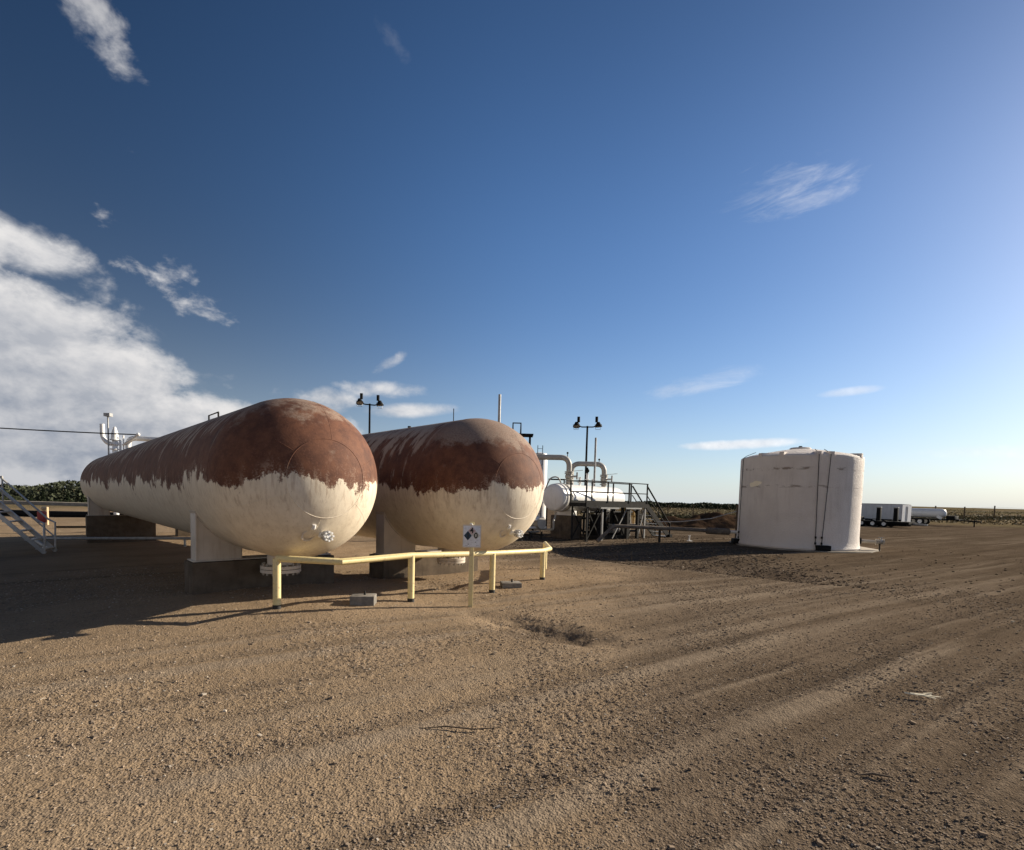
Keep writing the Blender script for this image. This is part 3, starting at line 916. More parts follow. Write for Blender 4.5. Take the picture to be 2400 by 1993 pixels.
def make_tank(label, c, size, paint, saddle_ts, nozzle_t, guard):
    TR, TZ, TL, PZ = size
    q = TR / 1.372
    t = thing('storage_tank', label, 'storage tank', (c[0], c[1], 0), YAW, 'horizontal storage tanks')
    NS, NH = 96, 24
    prof = []
    for i in range(NH + 1):
        a = math.pi / 2 * i / NH
        prof.append((TR * math.sin(a), -TR * math.cos(a)))
    for k in range(1, 13):
        prof.append((TR, TL * k / 12))
    for i in range(1, NH + 1):
        a = math.pi / 2 * i / NH
        prof.append((TR * math.cos(a), TL + TR * math.sin(a)))
    sh = MB().lathe(prof, (0, 0, 0), (0, 1, 0), NS).build('shell', paint, t, 60, (0, 0, TZ))

    def ring_at(yy, rad):
        return [(rad * math.cos(2 * math.pi * k / 72), yy, rad * math.sin(2 * math.pi * k / 72)) for k in range(73)]
    # weld seams: rings round the barrel, the crown circle and the petals of the head
    for k in range(9):
        yy = TL * k / 8
        MB().tube(ring_at(yy, TR - 0.004), 0.0065, 8, False).build('weld_seam', paint, sh)
    ca = R_(27)
    MB().tube(ring_at(-TR * math.cos(ca), TR * math.sin(ca) - 0.004), 0.0065, 8, False).build('weld_seam', paint, sh)
    for k in range(6):
        ph = R_(22 + 60 * k)
        pts_ = []
        for i in range(19):
            a = ca + (math.pi / 2 - ca) * i / 18
            rr = TR - 0.004
            pts_.append((rr * math.sin(a) * math.cos(ph), -rr * math.cos(a), rr * math.sin(a) * math.sin(ph)))
        MB().tube(pts_, 0.0065, 8, False).build('weld_seam', paint, sh)
    # saddles
    for st in saddle_ts:
        pz = PZ + 0.005
        hw = 1.20 * q
        s_root = None
        for sgn in (-1, 1):
            mb = MB()
            # web plate from the outer edge inwards, its top cut to the barrel
            xs = np.linspace(0.42, hw, 14)
            vs_, fs_ = [], []
            for yy in (st - 0.15, st - 0.135):
                for xx in xs:
                    vs_.append((sgn * xx, yy, pz + 0.02))
                for xx in xs:
                    zz = TZ - math.sqrt(max((TR + 0.018) ** 2 - xx * xx, 0.01))
                    vs_.append((sgn * xx, yy, zz))
            n = len(xs)
            for i in range(n - 1):
                fs_.append((i, i + 1, n + i + 1, n + i))
                fs_.append((2 * n + i, 3 * n + i, 3 * n + i + 1, 2 * n + i + 1))
                fs_.append((n + i, n + i + 1, 3 * n + i + 1, 3 * n + i))
            fs_.append((0, n, 3 * n, 2 * n))
            mb.add(vs_, fs_)
            mb.build('saddle_web', M['saddle_paint'], t, 30)
            zt_ = TZ - math.sqrt(TR * TR - hw * hw) + 0.06
            MB().box((sgn * (hw + 0.012), st, (pz + 0.02 + zt_) / 2), (0.024, 0.34, zt_ - pz - 0.02), bev=0.004).build('saddle_flange', M['saddle_paint'], t, 30)
            MB().box((sgn * 0.41, st, pz + 0.12), (0.018, 0.26, 0.20)).build('saddle_stiffener', M['saddle_paint'], t, 30)
        MB().box((0, st, pz + 0.012), (2 * hw + 0.14, 0.40, 0.02), bev=0.003).build('saddle_base_plate', M['saddle_paint'], t, 30)
        # wear plate wrapped round the barrel's underside
        mb = MB()
        vs_, fs_ = [], []
        n = 40
        for i in range(n + 1):
            a = R_(-90 - 64 + 128 * i / n)
            for rr in (TR + 0.001, TR + 0.016):
                for yy in (st - 0.19, st + 0.19):
                    vs_.append((rr * math.cos(a), yy, TZ + rr * math.sin(a)))
        for i in range(n):
            o_ = i * 4
            fs_ += [(o_ + 2, o_ + 3, o_ + 7, o_ + 6), (o_, o_ + 2, o_ + 6, o_ + 4), (o_ + 1, o_ + 5, o_ + 7, o_ + 3)]
        fs_ += [(0, 1, 3, 2), (n * 4, n * 4 + 2, n * 4 + 3, n * 4 + 1)]
        mb.add(vs_, fs_)
        mb.build('wear_plate', paint if False else M['saddle_paint'], t, 50)
    # bottom outlet with bolted blind flange
    nz = TZ - TR
    nb = MB().cyl((0, nozzle_t, nz - 0.17), 0.21, 0.22, 28).build('bottom_nozzle', M['saddle_paint'], t)
    MB().cyl((0, nozzle_t, nz - 0.235), 0.315, 0.05, 36).cyl((0, nozzle_t, nz - 0.295), 0.315, 0.05, 36).build('flange', M['saddle_paint'], nb)
    bolt_ring('bolt', nb, M['bolt'], (0, nozzle_t, nz - 0.24), (0, 0, 1), 0.275, 16, 0.017, 0.19)
    # sample valve on the head, low down
    hz = -0.90 * q
    hy = -math.sqrt(TR * TR - hz * hz)
    hv = MB().tube([(0.0, hy + 0.05, TZ + hz), (0.0, hy - 0.20, TZ + hz)], 0.045, 14).build('head_nozzle', M['white_steel'], t)
    MB().lathe([(0.0, 0), (0.075, 0), (0.075, 0.024), (0.0, 0.028)], (0, hy - 0.15, TZ + hz), (0, -1, 0), 24).build('back_flange', M['grey_pipe'], hv, 30)
    MB().lathe([(0.0, 0), (0.08, 0), (0.08, 0.024), (0.0, 0.024)], (0, hy - 0.205, TZ + hz), (0, -1, 0), 24).build('front_flange', M['grey_pipe'], hv, 30)
    bolt_ring('bolt', hv, M['white_steel'], (0, hy - 0.215, TZ + hz), (0, 1, 0), 0.062, 8, 0.015, 0.12)
    MB().cyl((0, hy - 0.255, TZ + hz), 0.030, 0.04, 14, 'Y').build('valve_stem', M['white_steel'], hv)
    MB().lathe([(0.075, 0), (0.10, 0.0), (0.10, 0.008), (0.075, 0.008)], (-0.18, hy + 0.02, TZ + hz + 0.0), (0, -1, -0.6), 24).build('reinforcing_pad', M['saddle_paint'], t, 30)
    MB().tube(bend([(-0.15, hy + 0.08, TZ + hz + 0.10), (-0.15, hy - 0.10, TZ + hz + 0.10), (-0.15, hy - 0.12, TZ + hz + 0.16)], 0.03), 0.026, 10).build('small_valve', M['white_steel'], t)
    # handrail stubs and lifting lugs along the crown
    for yy in guard:
        g = MB()
        g.tube([(-0.05, yy, TZ + TR - 0.03), (-0.05, yy, TZ + TR + 0.22), (-0.05, yy + 0.75, TZ + TR + 0.22), (-0.05, yy + 0.75, TZ + TR - 0.03)], 0.018, 8)
        g.build('valve_guard', M['dark_steel'], t)
    for yy in (2.6, 8.2, 14.6, 19.0):
        MB().cyl((0, yy, TZ + TR - 0.02), 0.04, 0.09, 12).build('fitting', M['dark_steel'], t)
    return t


C1 = (-3.363, 8.054)
C2 = (-0.683, 10.618)
tank1 = make_tank('nearer big horizontal tank, rusty brown above and flaking white below, beside the yellow rail corner', C1, SIZE1, M['tank_a'], (1.46, 19.2), 0.65, (4.1,))
tank2 = make_tank('second big rusty and white horizontal tank, behind the square hazard sign', C2, SIZE2, M['tank_b'], (1.78, 21.3), 0.85, ())


def along(c, t, lat=0.0):
    p = Vector((c[0], c[1], 0)) + AX * t + BX * lat
    return p.x, p.y


def pier(c, t, size, label, group='concrete piers under the tanks'):
    x, y = along(c, t)
    q = size[0] / 1.372
    zt = size[3]
    zb = min(gz(*along(c, t - 0.3, s_ * 1.27)) for s_ in (-1, 1)) - 0.15
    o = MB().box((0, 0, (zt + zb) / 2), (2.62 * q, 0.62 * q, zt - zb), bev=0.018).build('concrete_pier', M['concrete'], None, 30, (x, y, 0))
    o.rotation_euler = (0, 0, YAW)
    return tag(o, label, 'concrete pier', group)


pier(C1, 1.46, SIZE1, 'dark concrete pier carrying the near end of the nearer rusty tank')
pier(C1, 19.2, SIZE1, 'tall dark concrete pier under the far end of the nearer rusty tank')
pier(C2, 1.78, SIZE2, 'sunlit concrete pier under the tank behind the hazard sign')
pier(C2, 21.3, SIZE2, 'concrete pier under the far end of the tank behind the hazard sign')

# ------------------------------------------------------------------ yellow pipe barrier
bar_root = thing('pipe_barrier', 'pale yellow bent pipe barrier with four posts in front of the tanks', 'pipe barrier', (-3.36, 7.38, gz(-3.36, 7.38)))
BO = Vector(bar_root.location)
posts = [(-3.36, 7.38, 0.895), (-1.61, 8.44, 0.870), (-0.30, 9.62, 0.813), (0.75, 11.17, 0.733)]
rail_pts = [posts[0], (-2.38, 7.28, 0.885), posts[1], posts[2], posts[3], (0.95, 11.75, 0.725), (0.94, 13.3, 0.72)]
MB().tube(rail_pts, 0.049, 18).build('rail', M['yellow_paint'], bar_root, 50)
bpy.context.view_layer.update()
_rail = bar_root.children[0]
_rail.location = -BO
for i, (px_, py_, RH) in enumerate(posts):
    zg = gz(px_, py_)
    p = MB().tube([(0, 0, -0.1), (0, 0, RH - zg)], 0.055, 18).build('post', M['yellow_paint'], bar_root, 50, Vector((px_, py_, zg)) - BO)
    MB().tube([(0, 0, -0.1), (0, 0, 0.055)], 0.0585, 18).build('black_foot', M['black_band'], p, 50)
px_, py_, RH = 0.94, 13.24, 0.72
zg = gz(px_, py_)
p = MB().tube([(0, 0, -0.1), (0, 0, RH - zg)], 0.060, 18).build('post', M['yellow_paint'], bar_root, 50, Vector((px_, py_, zg)) - BO)

# ------------------------------------------------------------------ hazard sign on its post
sg = thing('hazard_sign', 'square hazard diamond sign marked 4 1 0 on a thin yellow post', 'sign', (-0.61, 8.36, gz(-0.61, 8.36)), R_(4))
MB().box((0, 0, 0.62), (0.074, 0.05, 1.55), bev=0.006).build('post', M['yellow_paint'], sg, 30)
pw, ph_ = 0.292, 0.365
pz0 = 0.985
plate = MB().box((0, -0.034, pz0 + ph_ / 2), (pw, 0.008, ph_), bev=0.002).build('plate', M['sign_white'], sg, 30)
MB().box((0, -0.0375, pz0 + 0.006), (pw + 0.006, 0.010, 0.016)).box((0, -0.0375, pz0 + ph_ - 0.006), (pw + 0.012, 0.010, 0.018)).box((-pw / 2 + 0.003, -0.0375, pz0 + ph_ / 2), (0.010, 0.010, ph_ - 0.03)).box((pw / 2 - 0.003, -0.0375, pz0 + ph_ / 2), (0.010, 0.010, ph_ - 0.03)).build('edge_trim', M['sign_edge'], plate, 0)


def diamond(cx, cz, rx, rz_, matn, name, yf):
    vs_ = [(cx - rx, yf, cz), (cx, yf, cz - rz_), (cx + rx, yf, cz), (cx, yf, cz + rz_)]
    vs_ += [(a, yf + 0.002, c) for a, b, c in vs_]
    MB().add(vs_, [(0, 1, 2, 3), (7, 6, 5, 4), (0, 4, 5, 1), (1, 5, 6, 2), (2, 6, 7, 3), (3, 7, 4, 0)]).build(name, M[matn], plate, 0)


yf = -0.0405
dc = pz0 + ph_ * 0.555
diamond(0.0, dc + 0.066, 0.064, 0.068, 'sign_pink', 'red_diamond', yf)
diamond(-0.066, dc - 0.012, 0.064, 0.078, 'sign_blue', 'blue_diamond', yf)
diamond(0.066, dc - 0.006, 0.064, 0.068, 'sign_pale', 'yellow_diamond', yf)


def glyph(txt, cx, cz, size, parent, matn, yy):
    cu = bpy.data.curves.new('numeral', 'FONT')
    cu.body = txt
    cu.size = size
    cu.align_x = 'CENTER'
    cu.align_y = 'CENTER'
    cu.extrude = 0.0008
    cu.offset = 0.0028
    to = bpy.data.objects.new('tmp', cu)
    COL.objects.link(to)
    dg = bpy.context.evaluated_depsgraph_get()
    me = bpy.data.meshes.new_from_object(to.evaluated_get(dg))
    bpy.data.objects.remove(to)
    o = bpy.data.objects.new('numeral', me)
    me.materials.clear()
    me.materials.append(M[matn])
    COL.objects.link(o)
    o.parent = parent
    o.location = (cx, yy, cz)
    o.rotation_euler = (R_(90), 0, 0)
    return o


glyph('4', -0.004, dc + 0.070, 0.125, plate, 'sign_black', yf - 0.002)
glyph('1', -0.064, dc - 0.018, 0.125, plate, 'sign_black', yf - 0.002)
glyph('0', 0.064, dc - 0.012, 0.125, plate, 'sign_black', yf - 0.002)
for k, (a, c, w, h_) in enumerate(((-0.055, 0.052, 0.026, 0.008), (0.06, 0.085, 0.022, 0.006), (-0.09, 0.035, 0.05, 0.005), (-0.085, 0.024, 0.06, 0.004), (0.09, 0.035, 0.05, 0.004))):
    MB().box((a, yf + 0.0005, pz0 + c), (w, 0.002, h_)).build('print_mark', M['sign_black'] if k < 2 else M['galv'], plate, 0)
MB().tube([(-0.03, -0.02, pz0 + ph_ - 0.01), (-0.03, -0.035, pz0 + ph_ + 0.022), (-0.005, -0.05, pz0 + ph_ + 0.018), (0.008, -0.048, pz0 + ph_ - 0.006)], 0.011, 8).build('clip', M['white_steel'], sg)

# ------------------------------------------------------------------ small concrete blocks with stubs by the rail


def foot_block(label, x, y, rz, sx, sy, sz):
    t = thing('concrete_block', label, 'concrete block', (x, y, gz(x, y)), rz, 'small concrete blocks by the yellow rail')
    MB().box((0, 0, sz / 2 - 0.03), (sx, sy, sz + 0.06), bev=0.012).build('block', M['block_concrete'], t, 30)
    MB().cyl((0.02, 0, sz), 0.018, 0.06, 10).build('anchor_stub', M['dark_steel'], t)
    return t


foot_block('grey concrete block between the first two yellow posts', -2.27, 7.98, R_(6), 0.37, 0.28, 0.14)
foot_block('half-sunk concrete block just behind the third yellow post', 0.06, 10.3, R_(10), 0.40, 0.30, 0.09)

# ------------------------------------------------------------------ white plastic storage tank
PC = (13.27, 23.74)
PR = 2.47
pzg = gz(*PC)
po = thing('upright_tank', 'dirty white upright round tank with domed lid on a concrete pad', 'upright tank', (PC[0], PC[1], pzg), R_(-29.2))
# local -y faces the camera


def poly_material():
    m_ = bpy.data.materials.new('coated_plastic')
    m_.use_nodes = True
    T = NT(m_.node_tree)
    L = m_.node_tree.links
    b = m_.node_tree.nodes['Principled BSDF']
    co = T.n('ShaderNodeTexCoord').outputs['Object']
    x, y, z = T.sep(co)
    n1 = T.noise(co, 1.2, 5, 0.6)
    st = T.noise(T.vm('MULTIPLY', co, (1, 1, 0.12)), 5.0, 5, 0.65)
    c = T.mix(T.ss(n1, 0.3, 0.7), (0.76, 0.69, 0.62), (0.68, 0.61, 0.545))
    c = T.mix(T.m('MULTIPLY', T.ss(st, 0.5, 0.75), 0.35), c, (0.50, 0.43, 0.37))
    # brown scuffs along two hoop lines where the coating rubbed off
    for zz, amt in ((3.47, 0.85), (2.72, 0.75)):
        d = T.m('ABSOLUTE', T.m('SUBTRACT', z, zz))
        ln = T.m('SUBTRACT', 1.0, T.ss(d, 0.015, 0.09))
        sc = T.ss(T.noise(T.vm('MULTIPLY', co, (1, 1, 2.5)), 1.7, 6, 0.68), 0.50, 0.60)
        c = T.mix(T.m('MULTIPLY', T.m('MULTIPLY', ln, sc), amt), c, (0.22, 0.16, 0.11))
    pale = T.ss(z, 1.55, 0.9)
    c = T.mix(T.m('MULTIPLY', pale, 0.25), c, (0.80, 0.73, 0.67))
    L.new(c, b.inputs['Base Color'])
    b.inputs['Roughness'].default_value = 0.7
    bn = T.n('ShaderNodeBump')
    bn.inputs['Distance'].default_value = 1.0
    L.new(T.m('ADD', T.m('MULTIPLY', T.noise(co, 16, 5, 0.7), 0.03), T.m('MULTIPLY', n1, 0.03)), bn.inputs['Height'])
    L.new(bn.outputs[0], b.inputs['Normal'])
    return m_


M['poly'] = poly_material()
prof = [(PR * 0.0, 0.06), (PR + 0.06, 0.06), (PR + 0.08, 0.12), (PR + 0.03, 0.24), (PR + 0.015, 0.40), (PR, 0.60), (PR, 1.2), (PR, 2.0)]
for zz in (2.70, 3.45):
    prof += [(PR, zz - 0.16), (PR, zz + 0.16)]
prof += [(PR, 3.80), (PR, 3.97), (PR - 0.012, 4.03), (PR - 0.05, 4.065), (PR - 0.16, 4.09)]
for k in range(1, 13):
    a = k / 12
    r_ = (PR - 0.16) * (1 - a) + 0.42 * a
    prof.append((r_, 4.085 + 0.46 * (1 - r_ / PR) + 0.10 * (1 - r_ / PR) * r_ / PR))
prof.append((0.0, prof[-1][1] + 0.02))
body = MB().lathe(prof, (0, 0, 0), (0, 0, 1), 96).build('shell', M['poly'], po, 40)
MB().lathe([(0, 4.44), (0.44, 4.44), (0.44, 4.52), (0.40, 4.55), (0, 4.57)], (0, 0, 0), (0, 0, 1), 32).build('hatch_lid', M['poly'], po, 40)
MB().cyl((0, 0, 4.56), 0.075, 0.07, 14).build('vent_cap', M['dark_steel'], po)
for ang in (-128, -106, -74, -62, -22, 30, 90, 150):        # lifting lugs round the shoulder
    a = R_(ang)
    p0 = Vector((math.cos(a), math.sin(a), 0))
    tg = Vector((-math.sin(a), math.cos(a), 0))
    q0 = p0 * (PR + 0.01)
    q1 = p0 * (PR - 0.42)
    vs_ = []
    for s_ in (-0.09, 0.09):
        vs_ += [q0 + tg * s_ + Vector((0, 0, 3.98)), q0 + tg * s_ + Vector((0, 0, 4.17)), q1 + tg * s_ + Vector((0, 0, 4.19)), q1 + tg * s_ + Vector((0, 0, 4.10))]
    MB().add(vs_, [(0, 1, 2, 3), (7, 6, 5, 4), (0, 4, 5, 1), (1, 5, 6, 2), (2, 6, 7, 3), (3, 7, 4, 0)]).build('lifting_lug', M['poly'], po, 30)
for zz in (2.71, 3.46):
    MB().lathe([(PR - 0.010, zz - 0.012), (PR + 0.004, zz - 0.010), (PR + 0.004, zz + 0.010), (PR - 0.010, zz + 0.012)], (0, 0, 0), (0, 0, 1), 96).build('hoop', M['poly'], body)
# hold-down cables running from the shoulder to anchors
for a0, a1 in ((-74, -72.5), (-63.5, -67.0), (-155, -158)):
    A0, A1 = R_(a0), R_(a1)
    pts_ = []
    for k in range(15):
        u = k / 14
        a = A0 + (A1 - A0) * u
        pts_.append(((PR + 0.035) * math.cos(a), (PR + 0.035) * math.sin(a), 4.03 - u * 3.75))
    pts_ = [((PR - 0.5) * math.cos(A0), (PR - 0.5) * math.sin(A0), 4.30), ((PR - 0.1) * math.cos(A0), (PR - 0.1) * math.sin(A0), 4.13)] + pts_
    cb = MB().tube(pts_, 0.013, 6).build('hold_down_cable', M['dark_steel'], po)
    a = A1
    for zz in (0.30, 0.55):
        MB().cyl(((PR + 0.035) * math.cos(a), (PR + 0.035) * math.sin(a), zz), 0.035, 0.09, 8).build('turnbuckle', M['dark_steel'], cb)
for ang in (-66.5, -160, 60, 150):
    a = R_(ang)
    MB().box(((PR + 0.13) * math.cos(a), (PR + 0.13) * math.sin(a), 0.16), (0.28, 0.52, 0.24), rz=a, bev=0.02).build('anchor_bracket', M['black_steel'], po, 30)
# repaired patch, high on the shaded side
vs_, fs_ = [(0, 0, 0)], []
for k in range(14):
    a = 2 * math.pi * k / 14
    rr = 0.19 * (1 + 0.25 * math.sin(2 * a + 0.5) + 0.12 * math.sin(5 * a))
    aa = R_(-133) + rr * math.cos(a) / PR * 1.6
    vs_.append(((PR + 0.006) * math.cos(aa), (PR + 0.006) * math.sin(aa), 2.82 + rr * 0.72 * math.sin(a)))
vs_[0] = ((PR + 0.010) * math.cos(R_(-133)), (PR + 0.010) * math.sin(R_(-133)), 2.82)
MB().add(vs_, [(0, k + 1, (k + 1) % 14 + 1) for k in range(14)]).build('cream_patch', mat('cream_filler', (0.95, 0.84, 0.62), 0.6, var=0.05), po, 60)
# outlet with valve on the sunny side
vz = 0.42
d = Vector((math.cos(R_(3)), math.sin(R_(3)), 0))
ov = MB().tube([d * (PR - 0.05) + Vector((0, 0, vz)), d * (PR + 0.95) + Vector((0, 0, vz - 0.02))], 0.07, 14).build('outlet_pipe', M['grey_pipe'], po)
MB().lathe([(0, 0), (0.15, 0), (0.15, 0.07), (0, 0.07)], d * (PR + 0.02) + Vector((0, 0, vz)), d, 20).build('outlet_collar', M['black_steel'], po, 30)
for rr in (0.62, 0.70, 0.90):
    MB().lathe([(0, 0), (0.125, 0), (0.125, 0.035), (0, 0.035)], d * (PR + rr) + Vector((0, 0, vz - 0.01)), d, 20).build('flange', M['grey_pipe'], ov, 30)
MB().sphere(d * (PR + 0.82) + Vector((0, 0, vz)), 0.105, 10).cyl(d * (PR + 0.82) + Vector((0, 0, vz)), 0.03, 0.18, 10).bar(d * (PR + 0.70) + Vector((0, 0, vz + 0.19)), d * (PR + 0.92) + Vector((0, 0, vz + 0.19)), 0.03, 0.02).build('valve', M['galv'], ov)
MB().tube([d * (PR + 0.78) + Vector((0, 0, -0.02)), d * (PR + 0.78) + Vector((0, 0, vz - 0.05))], 0.03, 8).build('support_leg', M['dark_steel'], ov)

pad = MB().lathe([(0, -0.2), (PR + 0.62, -0.2), (PR + 0.62, 0.05), (PR + 0.60, 0.06), (0, 0.06)], (0, 0, 0), (0, 0, 1), 10).build('concrete_pad', M['pad_concrete'], None, 30, (PC[0] + 0.35, PC[1] + 0.15, pzg - 0.006))
tag(pad, 'low flat concrete pad under the white upright tank', 'concrete pad')

# pipe from the platform to the white tank
pp = thing('pipeline', 'long weathered pipe with thick sleeve running low from the platform to the white tank', 'pipe', (6.0, 24.2, 0))
O_ = Vector(pp.location)
pl = [Vector(p) for p in ((3.95, 22.9, 0.05), (4.75, 23.3, 0.74), (8.0, 24.0, 0.64), (10.35, 24.35, 0.56))]
MB().tube([p - O_ for p in bend(pl, 0.25)], 0.085, 14).build('pipe_run', M['brown_pipe'], pp)
MB().tube([Vector((9.35, 24.2, 0.585)) - O_, Vector((10.45, 24.36, 0.555)) - O_], 0.155, 18).build('thick_sleeve', M['brown_pipe'], pp)
MB().tube([Vector((10.45, 24.36, 0.555)) - O_, Vector((10.95, 24.42, 0.545)) - O_], 0.07, 12).build('end_stub', M['white_steel'], pp)
for p in ((7.0, 23.8),):
    zg = gz(*p)
    MB().box((p[0] - O_.x, p[1] - O_.y, (zg + 0.56) / 2), (0.09, 0.09, 0.60 - zg)).build('pipe_support', M['dark_steel'], pp, 0)
hz_ = thing('hose', 'thin pale line slanting up to the side of the white tank', 'hose', (7.6, 26.4, 0))
MB().tube([(0, 0, 0.86), (1.2, 0.0, 0.90), (2.6, -0.5, 1.12), (3.7, -0.85, 1.52)], 0.022, 8).build('line', M['alu'], hz_)
MB().box((3.72, -0.86, 0.9), (0.07, 0.07, 1.9)).build('wooden_stake', M['wood'], hz_, 0)
sk = MB().cyl((0, 0, -0.05), 0.035, 0.32, 10).cyl((0, 0, 0.25), 0.055, 0.03, 10).box((0, 0, 0.0), (0.30, 0.2, 0.03)).build('cleanout_pipe', M['white_steel'], None, 40, (8.92, 25.3, gz(8.92, 25.3)))
tag(sk, 'tiny white capped standpipe on the gravel left of the white tank', 'standpipe')

# ------------------------------------------------------------------ white horizontal vessel on its concrete stand
VY = R_(-43)                      # local +y runs away to the right
ve = thing('pressure_vessel', 'white horizontal pressure vessel with two hoop pipes on top behind the platform', 'pressure vessel', (2.12, 24.9, gz(2.12, 24.9)), VY)
vz = 2.02
VR = 0.66
VLn = 5.4
prof = []
for i in range(13):
    a = math.pi / 2 * i / 12
    prof.append((VR * math.sin(a), -0.22 * math.cos(a)))
prof += [(VR, 0.25), (VR + 0.04, 0.25), (VR + 0.04, 0.36), (VR, 0.36), (VR, VLn)]
for i in range(1, 13):
    a = math.pi / 2 * i / 12
    prof.append((VR * math.cos(a), VLn + 0.5 * math.sin(a)))
MB().lathe(prof, (0, 0, vz), (0, 1, 0), 56).build('shell', M['white_steel'], ve, 40)
MB().lathe([(VR + 0.02, 0.55), (VR + 0.05, 0.55), (VR + 0.05, 0.63), (VR + 0.02, 0.63)], (0, 0, vz), (0, 1, 0), 56).build('closure_ring', M['grey_pipe'], ve, 30)
MB().tube(bend([(0.0, 0.55, vz + VR), (0, 0.3, vz + VR + 0.36), (-0.25, -0.02, vz + VR + 0.30), (-0.55, -0.05, vz + VR - 0.35)], 0.3), 0.035, 10).build('davit_arm', M['grey_pipe'], ve)
for (yy, h_, ln, back) in ((1.15, 1.34, 3.2, True), (4.35, 1.22, 2.6, False)):
    zt = vz + VR
    q_ = (0, yy, zt - 0.05)
    if back:
        pts_ = [q_, (0, yy, zt + h_), (-2.3, yy - 2.1, zt + h_ - 0.02)]
    else:
        pts_ = [q_, (0, yy, zt + h_), (-1.35, yy - 1.15, zt + h_), (-1.35, yy - 1.15, 0.5)]
    hp = MB().tube(bend(pts_, 0.45, 8), 0.135, 18).build('hoop_pipe', M['grey_pipe'], ve)
    for hh in (0.10, 0.22, 0.52, 0.60):
        MB().cyl((0, yy, zt + hh), 0.215, 0.05, 24).build('flange', M['grey_pipe'], hp, 30)
    MB().sphere((0, yy, zt + 0.40), 0.19, 10).build('valve_body', M['grey_pipe'], hp)
    MB().tube([(0.0, yy, zt + 0.40), (0.50, yy, zt + 0.40)], 0.05, 10).tube([(0.5, yy, zt + 0.25), (0.5, yy, zt + 0.6)], 0.045, 10).build('valve_actuator', M['galv'], hp)
    MB().bar((0.15, yy, zt + 0.66), (0.85, yy, zt + 0.70), 0.03, 0.02).build('valve_lever', M['galv'], hp, 0)
    MB().tube([(-0.35, yy + (0.3 if back else 0.0), zt + h_), (-0.35, yy + (0.3 if back else 0.0), zt + h_ + 0.26)], 0.02, 8).sphere((-0.35, yy + (0.3 if back else 0), zt + h_ + 0.27), 0.055, 6).build('bleed_cap', M['dark_steel'], hp)
for yy, hh in ((2.1, 0.40), (2.75, 0.62), (3.3, 0.36)):
    nz_ = MB().cyl((0, yy, vz + VR - 0.04), 0.06, hh, 12).build('top_nozzle', M['white_steel'], ve)
    MB().cyl((0, yy, vz + VR + hh * 0.3), 0.12, 0.035, 18).cyl((0, yy, vz + VR + hh * 0.5), 0.12, 0.035, 18).cyl((0, yy, vz + VR + hh - 0.05), 0.075, 0.06, 12).build('flange', M['white_steel'], nz_, 30)
MB().tube([(0, 2.75, vz + VR + 0.5), (0, 2.75, vz + VR + 0.95)], 0.045, 8).sphere((0, 2.75, vz + VR + 0.78), 0.11, 8).build('relief_valve', M['black_steel'], ve)
MB().tube([(0.05, 3.35, vz + VR - 0.1), (0.05, 3.35, vz + VR + 2.55)], 0.055, 12).build('vent_pipe', M['galv'], ve)
MB().box((0, 1.05, 1.24), (1.0, 0.35, 0.28), bev=0.01).box((0, 4.5, 1.24), (1.0, 0.35, 0.28), bev=0.01).build('saddle', M['white_steel'], ve, 30)
MB().tube(bend([(-0.1, 0.3, 1.45), (-0.1, 0.3, 1.05), (0.1, -0.1, 0.9), (0.1, -0.1, 0.45), (-1.5, -0.2, 0.42)], 0.12), 0.05, 12).build('drain_pipe', M['grey_pipe'], ve)
for yy, lab in ((1.05, 'dark concrete stand under the near end of the white pressure vessel'), (4.5, 'concrete stand under the far end of the white pressure vessel')):
    p_ = Matrix.Rotation(VY, 4, 'Z') @ Vector((0, yy, 0))
    x, y = 2.12 + p_.x, 24.9 + p_.y
    o = MB().box((0, 0, 0.45), (1.35, 0.8, 1.32), bev=0.02).build('concrete_stand', M['concrete'], None, 30, (x, y, gz(x, y)))
    o.rotation_euler = (0, 0, VY)
    tag(o, lab, 'concrete stand', 'concrete stands under the white vessel')

# ------------------------------------------------------------------ steel access platform with stair
PX, PY = 3.52, 23.75
ang = R_(37)
pf = thing('access_platform', 'black steel access platform with railings and stair beside the white vessel', 'platform', (PX, PY, gz(PX, PY)), ang)
LN, DP, DH, RLH = 4.45, 1.05, 1.78, 1.05
MB().box((LN / 2, DP / 2, DH - 0.02), (LN, DP, 0.045)).build('deck', M['galv'], pf, 0)
for yy in (-0.02, DP + 0.02):
    MB().box((LN / 2, yy, DH - 0.07), (LN + 0.06, 0.05, 0.19)).build('deck_beam', M['dark_steel'], pf, 0)
for xx in (-0.03, LN + 0.03):
    MB().box((xx, DP / 2, DH - 0.07), (0.05, DP - 0.02, 0.18)).build('deck_beam', M['dark_steel'], pf, 0)
MB().box((1.55, -0.08, DH - 0.20), (1.3, 0.05, 0.07)).box((3.3, -0.08, DH - 0.20), (1.2, 0.05, 0.07)).build('light_strip', M['galv'], pf, 0)
for yy in (0.0, DP):
    for xx in (0.0, 1.45, 3.0, LN - 0.05):
        MB().box((xx, yy, (DH + RLH) / 2 + DH / 2), (0.055, 0.055, RLH)).build('railing_post', M['black_steel'], pf, 0)
    for zz in (RLH, RLH * 0.52):
        MB().bar((-0.03, yy, DH + zz), (LN, yy, DH + zz), 0.05, 0.045).build('rail', M['black_steel'], pf, 0)
    MB().bar((-0.03, yy, DH + 0.07), (LN, yy, DH + 0.07), 0.012, 0.12).build('toe_board', M['dark_steel'], pf, 0)
for zz in (RLH, RLH * 0.52):
    MB().bar((-0.03, 0, DH + zz), (-0.03, DP, DH + zz), 0.05, 0.045).build('rail', M['black_steel'], pf, 0)
